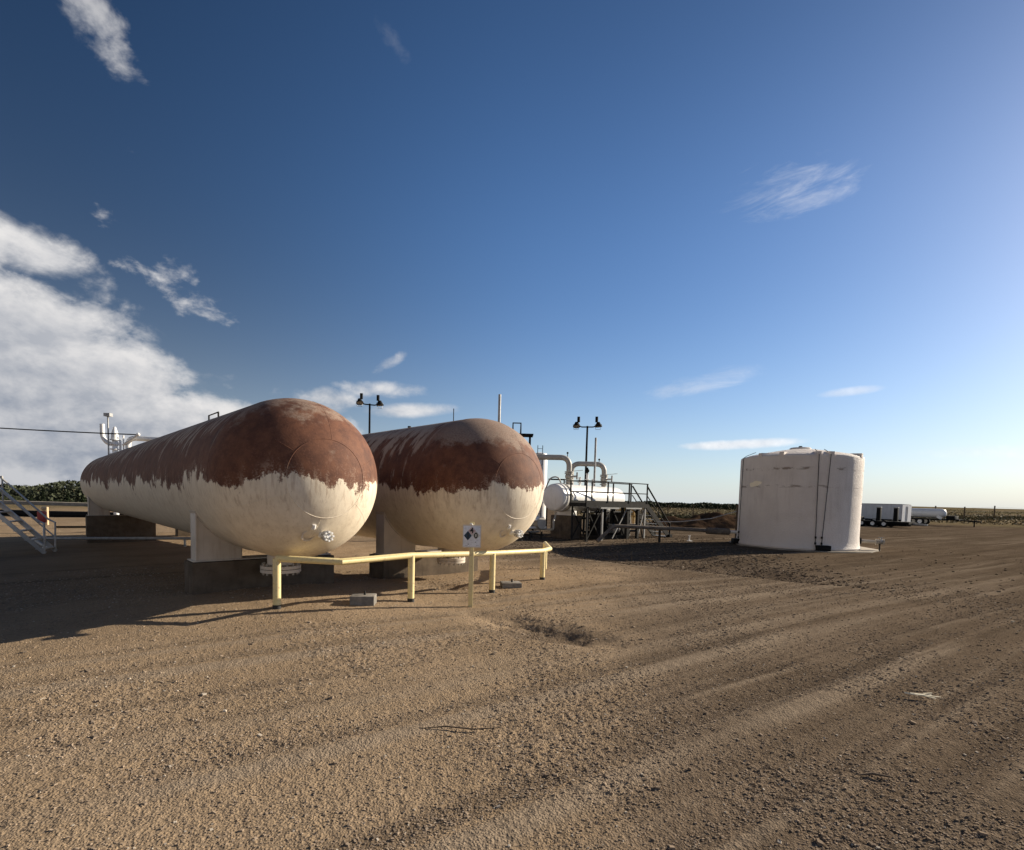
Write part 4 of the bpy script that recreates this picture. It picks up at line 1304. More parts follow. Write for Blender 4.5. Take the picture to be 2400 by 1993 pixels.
for xx, w in ((0.12, 0.07), (1.15, 0.08), (2.95, 0.16), (3.75, 0.13), (LN - 0.15, 0.08)):
    for yy in (0.03, DP - 0.03):
        MB().box((xx, yy, (DH - 0.16) / 2 - 0.04), (w, w, DH - 0.08)).build('leg', M['galv'] if (xx in (1.15, LN - 0.15) and yy < 0.5) else M['dark_steel'], pf, 0)
        MB().box((xx, yy, 0.01), (w + 0.12, w + 0.12, 0.03)).build('foot_plate', M['dark_steel'], pf, 0)
for x0, x1 in ((0.15, 1.1), (3.8, LN - 0.2), (1.9, 2.9)):
    for yy in (0.03, DP - 0.03):
        MB().bar((x0, yy, 0.1), (x1, yy, DH - 0.25), 0.04, 0.05).build('brace', M['galv'] if x0 > 1 else M['dark_steel'], pf, 0)
        MB().bar((x0, yy + 0.05, DH - 0.25), (x1, yy + 0.05, 0.1), 0.04, 0.05).build('brace', M['dark_steel'], pf, 0)
# stair off the right end
SX = 2.05
for yy in (0.05, DP - 0.05):
    MB().bar((LN + 0.02, yy, DH - 0.05), (LN + SX, yy, 0.05), 0.05, 0.26).build('stringer', M['dark_steel'], pf, 0)
    st_ = MB()
    MB().tube([(LN, yy, DH + RLH - 0.1), (LN + SX - 0.15, yy, 0.86), (LN + SX, yy, 0.80), (LN + SX, yy, 0.1)], 0.042, 10).build('stair_handrail', M['black_steel'], pf)
    MB().tube([(LN, yy, DH + RLH * 0.45), (LN + SX - 0.02, yy, 0.42)], 0.026, 8).build('stair_mid_rail', M['black_steel'], pf)
    MB().tube([(LN + SX * 0.5, yy, DH * 0.5), (LN + SX * 0.5, yy, DH * 0.5 + 0.92)], 0.026, 8).build('stair_rail_post', M['black_steel'], pf)
for k in range(8):
    u = (k + 0.5) / 8
    MB().box((LN + SX * u, DP / 2, DH * (1 - u) - 0.02), (0.26, DP - 0.14, 0.035)).build('tread', M['galv'], pf, 0)
MB().box((LN + SX - 0.05, 0.0, 0.08), (0.22, 0.2, 0.26)).build('stair_foot', M['black_steel'], pf, 0)

# pump skid and pipework under the platform
ps = thing('pump', 'pump with pale motor on a skid under the platform', 'pump', (4.9, 25.6, gz(4.9, 25.6)), ang)
MB().box((0, 0, 0.08), (2.0, 0.8, 0.16)).build('skid_base', M['dark_steel'], ps, 0)
MB().lathe([(0, 0), (0.22, 0), (0.24, 0.05), (0.24, 0.6), (0.2, 0.66), (0, 0.66)], (0.2, 0, 0.48), (1, 0, 0), 20).build('motor', M['galv'], ps)
MB().lathe([(0, 0), (0.3, 0.02), (0.3, 0.16), (0, 0.2)], (-0.35, 0, 0.48), (1, 0, 0), 20).tube([(-0.25, 0, 0.6), (-0.25, 0, 1.5)], 0.09, 12).build('volute', M['black_steel'], ps)
MB().box((-0.65, 0.1, 0.62), (0.5, 0.5, 1.1), bev=0.03).build('gearbox', M['black_steel'], ps, 30)
MB().box((0.9, 0.0, 0.7), (0.34, 0.5, 1.2), bev=0.02).build('control_cabinet', M['dark_steel'], ps, 30)

# dark risers and headers crowded behind the platform legs
rs_ = thing('pipe_manifold', 'crowd of dark risers and headers behind the platform legs under the white vessel', 'pipe manifold', (3.9, 25.9, gz(3.9, 25.9)), ang)
for k, (xx, r_, hh) in enumerate(((0.1, 0.06, 1.35), (0.55, 0.09, 1.2), (0.95, 0.05, 1.4), (1.75, 0.08, 1.3), (2.2, 0.05, 1.45), (2.75, 0.07, 1.2), (3.3, 0.05, 1.4))):
    rp = MB().tube([(xx, 0.12 * (k % 3), -0.05), (xx, 0.12 * (k % 3), hh)], r_, 10).build('riser', M['dark_steel'] if k % 3 else M['galv'], rs_)
    MB().cyl((xx, 0.12 * (k % 3), 0.45 + 0.1 * (k % 2)), r_ * 1.9, 0.05, 14).cyl((xx, 0.12 * (k % 3), 0.62 + 0.1 * (k % 2)), r_ * 1.9, 0.05, 14).build('flange', M['dark_steel'], rp, 30)
for zz, yy in ((0.28, -0.15), (0.95, 0.35), (1.28, 0.1)):
    MB().tube([(-0.3, yy, zz), (3.6, yy, zz)], 0.06, 10).build('header', M['dark_steel'], rs_)

# ------------------------------------------------------------------ floodlight masts


def floodlight_mast(label, x, y, h, rz, spread):
    t = thing('floodlight_mast', label, 'floodlight mast', (x, y, gz(x, y)), rz, 'floodlight masts')
    MB().tube([(0, 0, -0.1), (0, 0, h)], [0.075, 0.055], 12).build('pole', M['black_steel'], t)
    MB().cyl((0, 0, -0.05), 0.2, 0.09, 16).build('base_plate', M['dark_steel'], t)
    for s_, tilt in ((-1, -30), (1, 20)):
        ar = MB().tube(bend([(0, 0, h - 0.06), (s_ * spread * 0.55, 0, h - 0.06), (s_ * spread * 0.72, 0, h + 0.22)], 0.15), 0.035, 10).build('arm', M['black_steel'], t)
        hx = s_ * spread * 0.80
        MB().cyl((s_ * spread * 0.66, 0, h + 0.22), 0.085, 0.32, 14).build('ballast_can', M['black_steel'], ar)
        rot = Matrix.Rotation(R_(tilt), 3, 'Y') @ Matrix.Rotation(R_(38 * (1 if s_ > 0 else 0.4)), 3, 'X')
        ax = rot @ Vector((s_ * 0.35, -0.45, -0.55))
        hd = MB().lathe([(0.0, -0.16), (0.09, -0.16), (0.13, -0.06), (0.21, 0.08), (0.215, 0.12), (0.195, 0.12)], (hx, -0.05, h + 0.06), ax, 18).build('lamp_head', M['black_steel'], t)
        MB().lathe([(0, 0.10), (0.20, 0.10)], (hx, -0.05, h + 0.06), ax, 18).build('lens', M['glass'], hd)
        MB().tube([(hx - 0.2, -0.05, h + 0.1), (hx - 0.15, -0.1, h - 0.22), (hx + 0.12, -0.1, h - 0.22), (hx + 0.18, -0.05, h + 0.1)], 0.013, 6).build('bracket', M['galv'], hd)
    return t


floodlight_mast('floodlight mast rising between the two rusty tanks', -8.35, 30.3, 7.35, R_(25), 0.72)
floodlight_mast('floodlight mast rising behind the white vessel and its hoop pipes', 4.45, 30.6, 6.25, R_(-10), 0.80)

# ------------------------------------------------------------------ tall white column and steelwork behind the second tank
cx, cy = 1.85, 33.5
co_t = thing('white_column', 'upright white steel column with black platforms behind the second tank', 'column vessel', (cx, cy, gz(cx, cy)))
MB().lathe([(0, 0.1), (0.50, 0.1), (0.50, 4.70), (0.46, 4.82), (0.0, 4.92)], (0, 0, 0), (0, 0, 1), 36).build('shell', M['white_steel'], co_t)
MB().lathe([(0.49, 4.58), (0.53, 4.58), (0.53, 4.68), (0.49, 4.68)], (0, 0, 0), (0, 0, 1), 36).build('top_rim', M['brown_pipe'], co_t, 30)
for zz, ln in ((3.15, 1.9), (2.45, 1.9)):
    MB().bar((0.55, -0.8, zz), (0.55 + ln * 0.75, -0.8, zz), 0.08, 0.09).build('platform_rail', M['black_steel'], co_t, 0)
MB().box((1.55, -0.8, 2.2), (0.07, 0.07, 2.0)).build('platform_post', M['black_steel'], co_t, 0)
MB().box((1.1, -0.8, 1.72), (1.4, 0.9, 0.06)).build('platform_deck', M['dark_steel'], co_t, 0)
for xx in (0.5, 1.7):
    MB().box((xx, -0.8, 0.83), (0.09, 0.09, 1.75)).build('platform_leg', M['black_steel'], co_t, 0)
tx, ty = 0.95, 29.5
tw = thing('access_tower', 'black steel ladder tower peeking over the crown of the second tank', 'steel tower', (tx, ty, gz(tx, ty)))
for xx, yy in ((-0.75, 0), (0.1, 0), (-0.75, 0.9), (0.1, 0.9)):
    MB().box((xx, yy, 2.75), (0.09, 0.09, 5.6)).build('tower_leg', M['black_steel'], tw, 0)
MB().box((-0.35, 0.45, 5.52), (1.25, 1.1, 0.08)).build('tower_deck', M['black_steel'], tw, 0)
MB().tube([(-0.9, 0, 5.56), (-0.9, 0, 6.15), (-0.45, 0, 6.15), (-0.45, 0, 5.56)], 0.045, 8).build('tower_rail', M['black_steel'], tw)
for s_ in (0.55, 0.83):
    MB().box((s_, 0, 2.45), (0.035, 0.05, 4.95)).build('ladder_side', M['dark_steel'], tw, 0)
for k in range(15):
    MB().tube([(0.55, 0, 0.4 + k * 0.31), (0.83, 0, 0.4 + k * 0.31)], 0.014, 6).build('rung', M['dark_steel'], tw)
for nm, lab, x, y, h_, r_, mm in (('vent_mast', 'tall grey vent pipe standing up behind the crown of the second tank', -0.62, 24.5, 6.75, 0.065, 'galv'),
                                 ('whip_aerial', 'thin whip aerial standing up behind the middle of the second tank', -2.78, 24.5, 6.05, 0.02, 'dark_steel')):
    o = MB().tube([(0, 0, -0.1), (0, 0, h_ * 0.6), (0, 0, h_)], [r_ * 1.2, r_, r_], 12).lathe([(0, -0.1), (r_ * 3, -0.1), (r_ * 3, 0.05), (0, 0.05)], (0, 0, 0), (0, 0, 1), 12).build(nm, M[mm], None, 40, (x, y, gz(x, y)))
    tag(o, lab, 'vent pipe' if nm == 'vent_mast' else 'aerial')

# low pipe rack to the left of the white vessel
pr = thing('pipe_rack', 'low rack of white pipes between the second tank and the white vessel', 'pipe rack', (0.9, 23.9, gz(0.9, 23.9)), R_(40))
for zz, yy, r_, mm, l0, l1 in ((0.93, 0.0, 0.11, 'white_steel', -1.3, 0.9), (0.52, 0.1, 0.055, 'white_steel', -0.6, 1.2), (0.62, 0.7, 0.14, 'grey_pipe', -1.6, 1.1), (0.30, 0.35, 0.05, 'galv', -1.4, 1.0)):
    MB().tube([(l0, yy, zz), (l1, yy, zz)], r_, 14).build('pipe', M[mm], pr)
MB().tube(bend([(-0.5, 0.0, 0.93), (-0.8, 0.0, 0.93), (-0.8, 0.0, 0.1)], 0.2), 0.08, 12).build('elbow', M['white_steel'], pr)
for xx in (-1.0, -0.2, 0.55):
    MB().box((xx, 0.05, 0.2), (0.08, 0.9, 0.08)).box((xx, -0.3, 0.1), (0.07, 0.07, 0.5)).box((xx, 0.4, 0.1), (0.07, 0.07, 0.5)).build('support', M['dark_steel'], pr, 0)
MB().tube(bend([(0.1, 0.3, 0.3), (0.1, 0.3, 1.5), (0.3, 0.3, 1.7), (0.3, 0.3, 2.0)], 0.15), 0.04, 10).tube(bend([(-0.1, 0.3, 0.3), (-0.1, 0.3, 1.7)], 0.1), 0.03, 8).build('riser', M['dark_steel'], pr)
MB().bar((-0.5, 0.5, 1.6), (0.9, 0.5, 0.2), 0.05, 0.06).build('brace', M['black_steel'], pr, 0)
MB().lathe([(0, 0), (0.28, 0), (0.28, 0.5), (0, 0.5)], (0.7, 0.35, 0.75), (0, -1, 0), 20).build('pump_end', M['grey_pipe'], pr, 30)

# ------------------------------------------------------------------ relief valve piping at the far end of the nearer tank
rx, ry = -22.1, 29.2
rv = thing('relief_piping', 'white relief valve piping with tall elbow standing behind the far end of the nearer tank', 'relief piping', (rx, ry, gz(rx, ry)))
zb = -gz(rx, ry)                  # local height of world zero
MB().tube([(-0.35, 0, 0), (-0.35, 0, zb + 4.55)], 0.13, 18).tube([(-0.35, 0, zb + 4.55), (-0.35, 0, zb + 4.95), (-0.35, 0, zb + 5.3)], [0.19, 0.16, 0.06], 18).build('valve_riser', M['white_steel'], rv, 30)
for zz in (3.75, 4.02, 4.30, 4.55):
    MB().cyl((-0.35, 0, zb + zz), 0.24, 0.06, 24).build('flange', M['white_steel'], rv, 30)
MB().tube(bend([(-0.2, 0, zb + 4.35), (-0.75, 0, zb + 4.35), (-1.05, 0, zb + 4.7), (-1.05, 0, zb + 5.45)], 0.4, 8), 0.115, 16).build('discharge_elbow', M['white_steel'], rv)
MB().tube([(-0.64, -0.1, zb + 3.2), (-0.64, -0.1, zb + 5.9)], 0.04, 10).box((-0.62, -0.1, zb + 5.95), (0.34, 0.25, 0.18)).build('mast', M['galv'], rv)
MB().tube(bend([(0.25, 0.2, zb + 3.0), (0.25, 0.2, zb + 4.72), (4.4, 0.6, zb + 4.66)], 0.4), 0.14, 16).build('header_pipe', M['white_steel'], rv)
MB().tube([(-0.12, 0.1, zb + 3.0), (-0.12, 0.1, zb + 4.6)], 0.06, 10).tube([(0.06, 0.1, zb + 3.0), (0.06, 0.1, zb + 4.85)], 0.04, 10).build('small_risers', M['white_steel'], rv)
MB().tube([(0.1, 0.0, zb + 4.30), (1.1, -0.2, zb + 4.88)], 0.06, 10).sphere((1.12, -0.2, zb + 4.89), 0.10, 8).build('bracket_arm', M['white_steel'], rv)
MB().tube(bend([(-0.5, 0.0, zb + 3.0), (-0.62, 0, zb + 3.6), (-0.3, 0, zb + 3.85)], 0.1), 0.035, 8).build('pilot_tube', M['dark_steel'], rv)
cb0, cb1 = Vector((rx + 1.1, ry - 0.2, 4.88)), Vector((-37.0, 29.5, 5.42))
pts_ = []
for k in range(13):
    u = k / 12
    p = cb0.lerp(cb1, u)
    p.z -= 0.32 * u * (1 - u)
    pts_.append(p - cb0)
o = MB().tube(pts_, 0.032, 8).build('cable', M['dark_steel'], None, 40, cb0)
tag(o, 'dark cable strung across the sky to the white relief piping', 'cable')

# ------------------------------------------------------------------ metal stair at the left edge
lx, ly = -15.75, 17.7
ls = thing('metal_stair', 'aluminium stair with handrails rising out of the left edge', 'stair', (lx, ly, gz(lx, ly)), R_(200))
ST = 4.2
for yy in (-0.02, 0.72):
    MB().bar((0.0, yy, 0.02), (ST, yy, ST * 1.08), 0.04, 0.12).build('stringer', M['alu'], ls, 0)
    MB().tube([(0.02, yy, 0.0), (0.0, yy, 1.02), (0.18, yy, 1.12), (ST, yy, ST * 1.08 + 1.06)], 0.03, 10).build('handrail', M['alu'], ls)
    MB().tube([(0.02, yy, 0.52), (ST, yy, ST * 1.08 + 0.52)], 0.024, 8).build('mid_rail', M['alu'], ls)
    for xx in (1.4, 2.8, 4.15):
        MB().tube([(xx, yy, xx * 1.08), (xx, yy, xx * 1.08 + 1.06)], 0.026, 8).build('rail_post', M['alu'], ls)
for k in range(15):
    xx = 0.15 + k * 0.28
    MB().box((xx, 0.35, xx * 1.08), (0.26, 0.68, 0.035)).build('tread', M['alu'], ls, 0)

# white skid tank poking in at the left edge
wx, wy = -15.35, 14.9
wt_ = thing('drum_tank', 'end of a small white tank on a black base at the left edge', 'small tank', (wx, wy, gz(wx, wy)), R_(92))
MB().lathe([(0.0, -0.12), (0.2, -0.09), (0.30, -0.02), (0.33, 0.06), (0.33, 1.5), (0.2, 1.62), (0, 1.65)], (0, 0, 0.58), (0, 1, 0), 28).build('shell', M['white_steel'], wt_)
MB().box((0, 0.75, 0.13), (0.6, 1.5, 0.28), bev=0.01).build('base', M['black_steel'], wt_, 30)

# low pipe on stands behind the far pier
lp = thing('low_pipe', 'grey low pipe on short stands running past the far concrete pier', 'pipe', (-15.9, 19.0, gz(-15.9, 19.0)))
MB().tube(bend([(-1.9, 0.6, 0.05), (-1.6, -0.2, 0.34), (4.9, 0.6, 0.46)], 0.25), 0.055, 12).build('pipe_run', M['galv'], lp)
for xx in (3.55, 4.35):
    MB().box((xx, 0.43, 0.16), (0.06, 0.06, 0.52)).build('stand', M['galv'], lp, 0)
MB().tube([(-1.65, -0.15, 0.30), (-0.75, -0.5, 0.0)], 0.085, 12).build('stub', M['galv'], lp)

# pumps and pipes seen under the nearer tank
mp = thing('meter_skid', 'pale pipes and meters on a skid seen under the belly of the nearer tank', 'meter skid', (-13.4, 25.5, gz(-13.4, 25.5)), R_(30))
MB().box((0.6, 0, 0.08), (3.6, 0.9, 0.16)).build('skid_base', M['dark_steel'], mp, 0)
MB().tube([(-1.2, 0, 0.55), (2.4, 0, 0.55)], 0.09, 12).tube([(-1.2, 0.3, 0.85), (2.4, 0.3, 0.85)], 0.07, 12).build('pipe', M['white_steel'], mp)
for xx in (-0.8, 0.1, 1.0, 1.9):
    MB().box((xx, 0.0, 0.3), (0.09, 0.3, 0.5)).build('support', M['galv'], mp, 0)
    MB().cyl((xx + 0.3, 0.0, 0.5), 0.13, 0.3, 14).build('meter', M['grey_pipe'], mp)

# markers and bits on the bank at the left
mk = MB().tube([(0, 0, -0.2), (0, 0, 1.15)], 0.085, 12).build('marker_post', M['tan_post'], None, 40, (-29.5, 32.6, gz(-29.5, 32.6)))
tag(mk, 'tan marker post standing on the brown bank', 'marker post')
fx = thing('fire_extinguisher', 'red fire extinguisher cabinet on a white stake beside the metal stair', 'fire extinguisher', (-21.6, 23.7, gz(-21.6, 23.7)))
MB().tube([(0, 0, -0.1), (0, 0, 0.95)], 0.05, 10).build('stake', M['white_steel'], fx)
MB().box((0.03, -0.12, 1.02), (0.30, 0.2, 0.52), bev=0.03).build('cabinet', M['red'], fx, 30)
MB().sphere((0.12, -0.12, 1.42), 0.10, 8).build('cap', M['tan_post'], fx)
bx_ = MB().box((0, 0, 0.12), (0.42, 0.3, 0.26), bev=0.03).build('white_bucket', M['white_steel'], None, 30, (-23.6, 29.0, gz(-23.6, 29.0)))
tag(bx_, 'small white tub lying on the bank near the far pier', 'tub')
bp = thing('bank_pipe', 'dark thick pipe lying along the brown bank', 'pipe', (-26.0, 37.0, gz(-26, 37)))
pts_ = []
for k in range(15):
    x = -44 + k * 2.0
    pts_.append((x + 26, 0.3 * math.sin(k), gz(x, 37) - gz(-26, 37) + 0.16))
MB().tube(pts_, 0.24, 12).build('pipe_run', M['black_steel'], bp)
bh = MB().tube([(0, 0, 0.06), (1.6, 0.5, 0.08), (3.4, 0.4, 0.05), (5.2, 1.0, 0.06), (7.0, 0.9, 0.05)], 0.06, 8).build('hose', M['black_steel'], None, 40, (-27.5, 31.0, gz(-25.5, 31.3)))
tag(bh, 'thin black hose lying on the brown bank', 'hose')
cs_ = MB().box((0, 0, 0.1), (60, 1.2, 0.5), bev=0.02).build('concrete_kerb', M['pad_concrete'], None, 30, (-46, 47.5, gz(-40, 47.5) - 0.05))
cs_.rotation_euler = (0, 0, R_(-4))
tag(cs_, 'long pale concrete kerb along the top of the bank', 'kerb')

# ------------------------------------------------------------------ dirt mound, ochre manifold, fence, trailers


def mound(x0, y0, ax, ay, h_):
    n = 70
    vs_, fs_ = [], []
    gx = np.linspace(-1.15, 1.15, n)
    V_, U_ = np.meshgrid(gx, gx, indexing='ij')
    K_ = np.maximum(0.0, 1 - np.hypot(U_, V_) ** 1.7)
    XX, YY = U_ * ax, V_ * ay
    N_ = fbm(XX * 0.8, YY * 0.8, 5, 4) - 0.5
    ZZ = h_ * K_ * (1 + 0.7 * N_) + 0.28 * N_ * (K_ > 0) - 0.08 + height(x0 + XX, y0 + YY, False) - gz(x0, y0)
    vs_ = list(zip(XX.ravel().tolist(), YY.ravel().tolist(), ZZ.ravel().tolist()))
    for j in range(n - 1):
        for i in range(n - 1):
            a = j * n + i
            fs_.append((a, a + 1, a + n + 1, a + n))
    soil = mat('dark_soil', (0.075, 0.047, 0.030), 0.95, var=0.3, scale=1.5, bump=0.05, bscale=6, dirt=(0.12, 0.08, 0.05))
    soil.node_tree.nodes['Principled BSDF'].inputs['Specular IOR Level'].default_value = 0.0
    o = MB().add(vs_, fs_).build('dirt_mound', soil, None, 180, (x0, y0, gz(x0, y0)))
    tag(o, 'heap of dark soil left of the white upright tank', 'dirt mound')


mound(17.2, 42.5, 6.2, 3.2, 1.15)

om = thing('ochre_manifold', 'ochre yellow pipe manifold seen through the legs of the platform', 'manifold', (9.3, 40.2, gz(9.3, 40.2)))
for xx in (-0.3, 0.1, 0.42):
    MB().tube([(xx, 0, -0.05), (xx, 0, 1.45)], 0.07, 10).build('riser', M['ochre'], om)
MB().tube([(-0.9, 0, 1.30), (1.0, 0, 1.30)], 0.08, 10).tube([(-0.5, 0, 0.75), (1.0, 0, 0.75)], 0.06, 10).build('header', M['ochre'], om)
MB().lathe([(0.13, 0), (0.19, 0), (0.19, 0.04), (0.13, 0.04)], (-0.55, -0.15, 1.1), (0, -1, 0), 16).box((-0.55, -0.16, 1.1), (0.34, 0.03, 0.04)).build('handwheel', M['ochre'], om, 30)
MB().box((0.2, 0.1, 0.06), (1.6, 0.9, 0.18)).build('base', M['pad_concrete'], om, 0)

# fence
fence = thing('wire_fence', 'wire fence on thin dark posts along the edge of the field', 'fence', (60, 60, 0))
fo = Vector(fence.location)
fpts = [(16.0, 62.0), (19.2, 62.2), (22.3, 62.4), (25.4, 62.7), (28.5, 63.0), (32.5, 63.6), (37, 64.6), (42, 66), (47.5, 68), (53.5, 70), (60.2, 72.6), (66.6, 75.2), (73.2, 77.5), (81.0, 80.5), (90, 84)]
tops = []
for k, (x, y) in enumerate(fpts):
    z = gz(x, y)
    hh = 1.75 if k % 2 == 0 else 1.6
    hh = hh + (0.35 if x > 55 else 0)
    MB().tube([(0, 0, -0.2), (0.03 * (k % 3 - 1), 0, hh)], 0.085 if x > 50 else 0.055, 8).build('post', M['wood'], fence, 40, Vector((x, y, z)) - fo)
    tops.append((Vector((x, y, z)) - fo, hh))
for fr in (0.35, 0.62, 0.9):
    MB().tube([p + Vector((0, 0, hh * fr)) for p, hh in tops], 0.010, 5).build('wire', M['dark_steel'], fence)

# white box trailer with dark machinery in front, tanker trailer beyond


def wheel(parent, c, axis, r=0.48, w=0.26):
    ax = Vector(axis).normalized()
    wl_ = MB().lathe([(r * 0.55, -w / 2), (r * 0.92, -w / 2), (r, -w * 0.35), (r, w * 0.35), (r * 0.92, w / 2), (r * 0.55, w / 2)], c, ax, 24).build('tyre', M['rubber'], parent, 40)
    MB().lathe([(0, w * 0.30), (r * 0.2, w * 0.36), (r * 0.25, w * 0.2), (r * 0.56, w * 0.42), (r * 0.56, -w * 0.42), (0, -w * 0.40)], c, ax, 24).build('rim', M['white_steel'], wl_, 30)
    return wl_


TRZ = R_(-57)                      # local x runs to the right end, which catches the sun
bt = thing('box_trailer', 'long box trailer with shaded grey side and bright white end, right of the white tank', 'trailer', (41.6, 54.5, gz(41.6, 54.5)), TRZ)
BL = 12.5
BH = gz(41.6, 54.5)
MB().box((-BL / 2, 1.15, 1.52), (BL, 2.3, 1.62), bev=0.03).build('body', M['trailer_shaded'], bt, 30)
MB().box((-BL / 2, 1.15, 2.36), (BL + 0.04, 2.34, 0.06), bev=0.01).build('roof_rail', M['galv'], bt, 30)
for k in range(8):
    MB().box((-BL + 0.4 + k * 1.6, -0.012, 1.52), (0.05, 0.03, 1.56)).build('side_post', M['trailer_shaded'], bt, 0)
MB().box((-BL / 2, 1.15, 0.60), (BL - 0.6, 1.2, 0.16)).build('frame', M['black_steel'], bt, 0)
for yy in (0.56, 1.74):
    dr = MB().box((0.05, yy, 1.20), (0.06, 1.14, 2.2)).build('end_door', M['trailer_white'], bt, 0)
    MB().box((0.10, yy + (0.42 if yy < 1 else -0.42), 1.2), (0.03, 0.04, 1.9)).build('lock_bar', M['galv'], dr, 0)
for xx in (-3.6, -2.5):
    for yy in (0.16, 2.14):
        wheel(bt, (xx, yy, 0.42), (0, -1 if yy < 1 else 1, 0), 0.42)
MB().box((-10.5, 0.25, 0.3), (0.12, 0.12, 0.6)).build('landing_leg', M['black_steel'], bt, 0)

fb = thing('equipment_skid', 'low black machinery skid with two dark uprights parked before the box trailer', 'equipment skid', (38.6, 51.8, gz(38.6, 51.8)), TRZ)
MB().box((-2.5, 0, 0.50), (8.6, 1.8, 0.22)).box((-2.5, 0, 0.30), (8.0, 1.2, 0.26)).build('deck', M['black_steel'], fb, 0)
for xx in (-1.15, 0.35):
    MB().box((xx, 0.0, 1.24), (0.34, 0.34, 1.40), bev=0.02).build('upright', M['black_steel'], fb, 30)
    MB().box((xx, 0.0, 1.98), (0.38, 0.38, 0.10), bev=0.02).build('upright_cap', M['galv'], fb, 30)
MB().box((-3.6, 0.1, 0.78), (1.8, 1.0, 0.42), bev=0.05).build('engine_cover', M['black_steel'], fb, 30)
MB().box((-5.6, 0.1, 0.75), (1.4, 1.1, 0.36), bev=0.05).build('tool_box', M['dark_steel'], fb, 30)
MB().bar((-5.3, -0.85, 0.95), (-4.6, -0.85, 0.6), 0.1, 0.12).build('white_strut', M['trailer_white'], fb, 0)
for xx in (-2.3, -1.3, -0.3):
    wheel(fb, (xx, -0.85, 0.34), (0, -1, 0), 0.34, 0.24)
    wheel(fb, (xx, 0.85, 0.34), (0, 1, 0), 0.34, 0.24)
MB().bar((1.7, 0, 0.45), (3.0, 0, 0.4), 0.16, 0.14).build('tongue', M['galv'], fb, 0)

tk = thing('tank_trailer', 'small tanker trailer with sunlit white rounded tank behind the box trailer', 'tanker trailer', (49.9, 61.2, gz(49.9, 61.2)), R_(-57))
prof = [(0, -2.45), (0.28, -2.40), (0.44, -2.28), (0.53, -2.05), (0.53, 1.35), (0.44, 1.58), (0.28, 1.70), (0, 1.75)]
MB().lathe(prof, (0, 0, 1.42), (1, 0, 0), 32).build('tank', M['trailer_white'], tk, 50)
MB().box((0.4, 0, 0.72), (5.4, 1.1, 0.16)).build('frame', M['black_steel'], tk, 0)
for xx in (-1.7, -0.45):
    wheel(tk, (xx, -0.85, 0.42), (0, -1, 0), 0.42)
    wheel(tk, (xx, 0.85, 0.42), (0, 1, 0), 0.42)
    MB().box((xx, -0.85, 0.92), (1.05, 0.34, 0.05)).build('mudguard', M['black_steel'], tk, 0)
MB().box((2.3, 0, 0.92), (0.8, 1.2, 0.5), bev=0.03).build('hose_box', M['black_steel'], tk, 30)
MB().bar((2.7, 0, 0.68), (4.9, 0, 0.6), 0.2, 0.16).tube([(4.3, 0, 0), (4.3, 0, 0.75)], 0.06, 8).build('tongue', M['black_steel'], tk)
MB().box((1.3, -0.62, 0.95), (0.5, 0.06, 0.3), rot=Matrix.Rotation(R_(25), 3, 'Y')).build('bright_panel', M['trailer_white'], tk, 0)

# ------------------------------------------------------------------ trees and scrub


def leaf_mesh(name, n, sampler, size, seed):
    r_ = np.random.default_rng(seed)
    P_ = np.array([sampler(r_) for _ in range(n)])
    a = r_.normal(size=(n, 3))
    a /= np.linalg.norm(a, axis=1, keepdims=True)
    b = np.cross(a, r_.normal(size=(n, 3)))
    b /= np.linalg.norm(b, axis=1, keepdims=True)
    s_ = size * r_.uniform(0.6, 1.4, (n, 1))
    V = np.stack([P_ - a * s_, P_ + b * s_ * 0.7, P_ + a * s_, P_ - b * s_ * 0.7], 1).reshape(-1, 3)
    me = bpy.data.meshes.new(name)
    me.vertices.add(n * 4)
    me.vertices.foreach_set('co', V.astype(np.float32).ravel())
    me.loops.add(n * 4)
    me.loops.foreach_set('vertex_index', np.arange(n * 4, dtype=np.int32))
    me.polygons.add(n)
    me.polygons.foreach_set('loop_start', (np.arange(n) * 4).astype(np.int32))
    me.update(calc_edges=True)
    return me


def conifer_sampler(h_, w):
    def f(r_):
        u = r_.random() ** 1.4
        z = 0.6 + (h_ - 0.6) * u
        lay = 0.82 + 0.18 * math.sin(z * 7)
        rad = w * (1 - u) ** 0.85 * lay * (0.35 + 0.65 * r_.random() ** 0.5)
        a = r_.random() * 6.283
        return (rad * math.cos(a), rad * math.sin(a), z - 0.25 * rad)
    return f


def round_sampler(h_, w, seed):
    q_ = np.random.default_rng(seed)
    lobes = [((q_.uniform(-0.6, 0.6) * w, q_.uniform(-0.6, 0.6) * w, h_ * q_.uniform(0.35, 0.85)), w * q_.uniform(0.30, 0.55)) for _ in range(11)]

    def f(r_):
        c_, rr = lobes[r_.integers(len(lobes))]
        d_ = r_.normal(size=3)
        d_ /= np.linalg.norm(d_)
        k = rr * r_.random() ** 0.3
        return (c_[0] + d_[0] * k, c_[1] + d_[1] * k, max(0.2, c_[2] + d_[2] * k * 0.8))
    return f


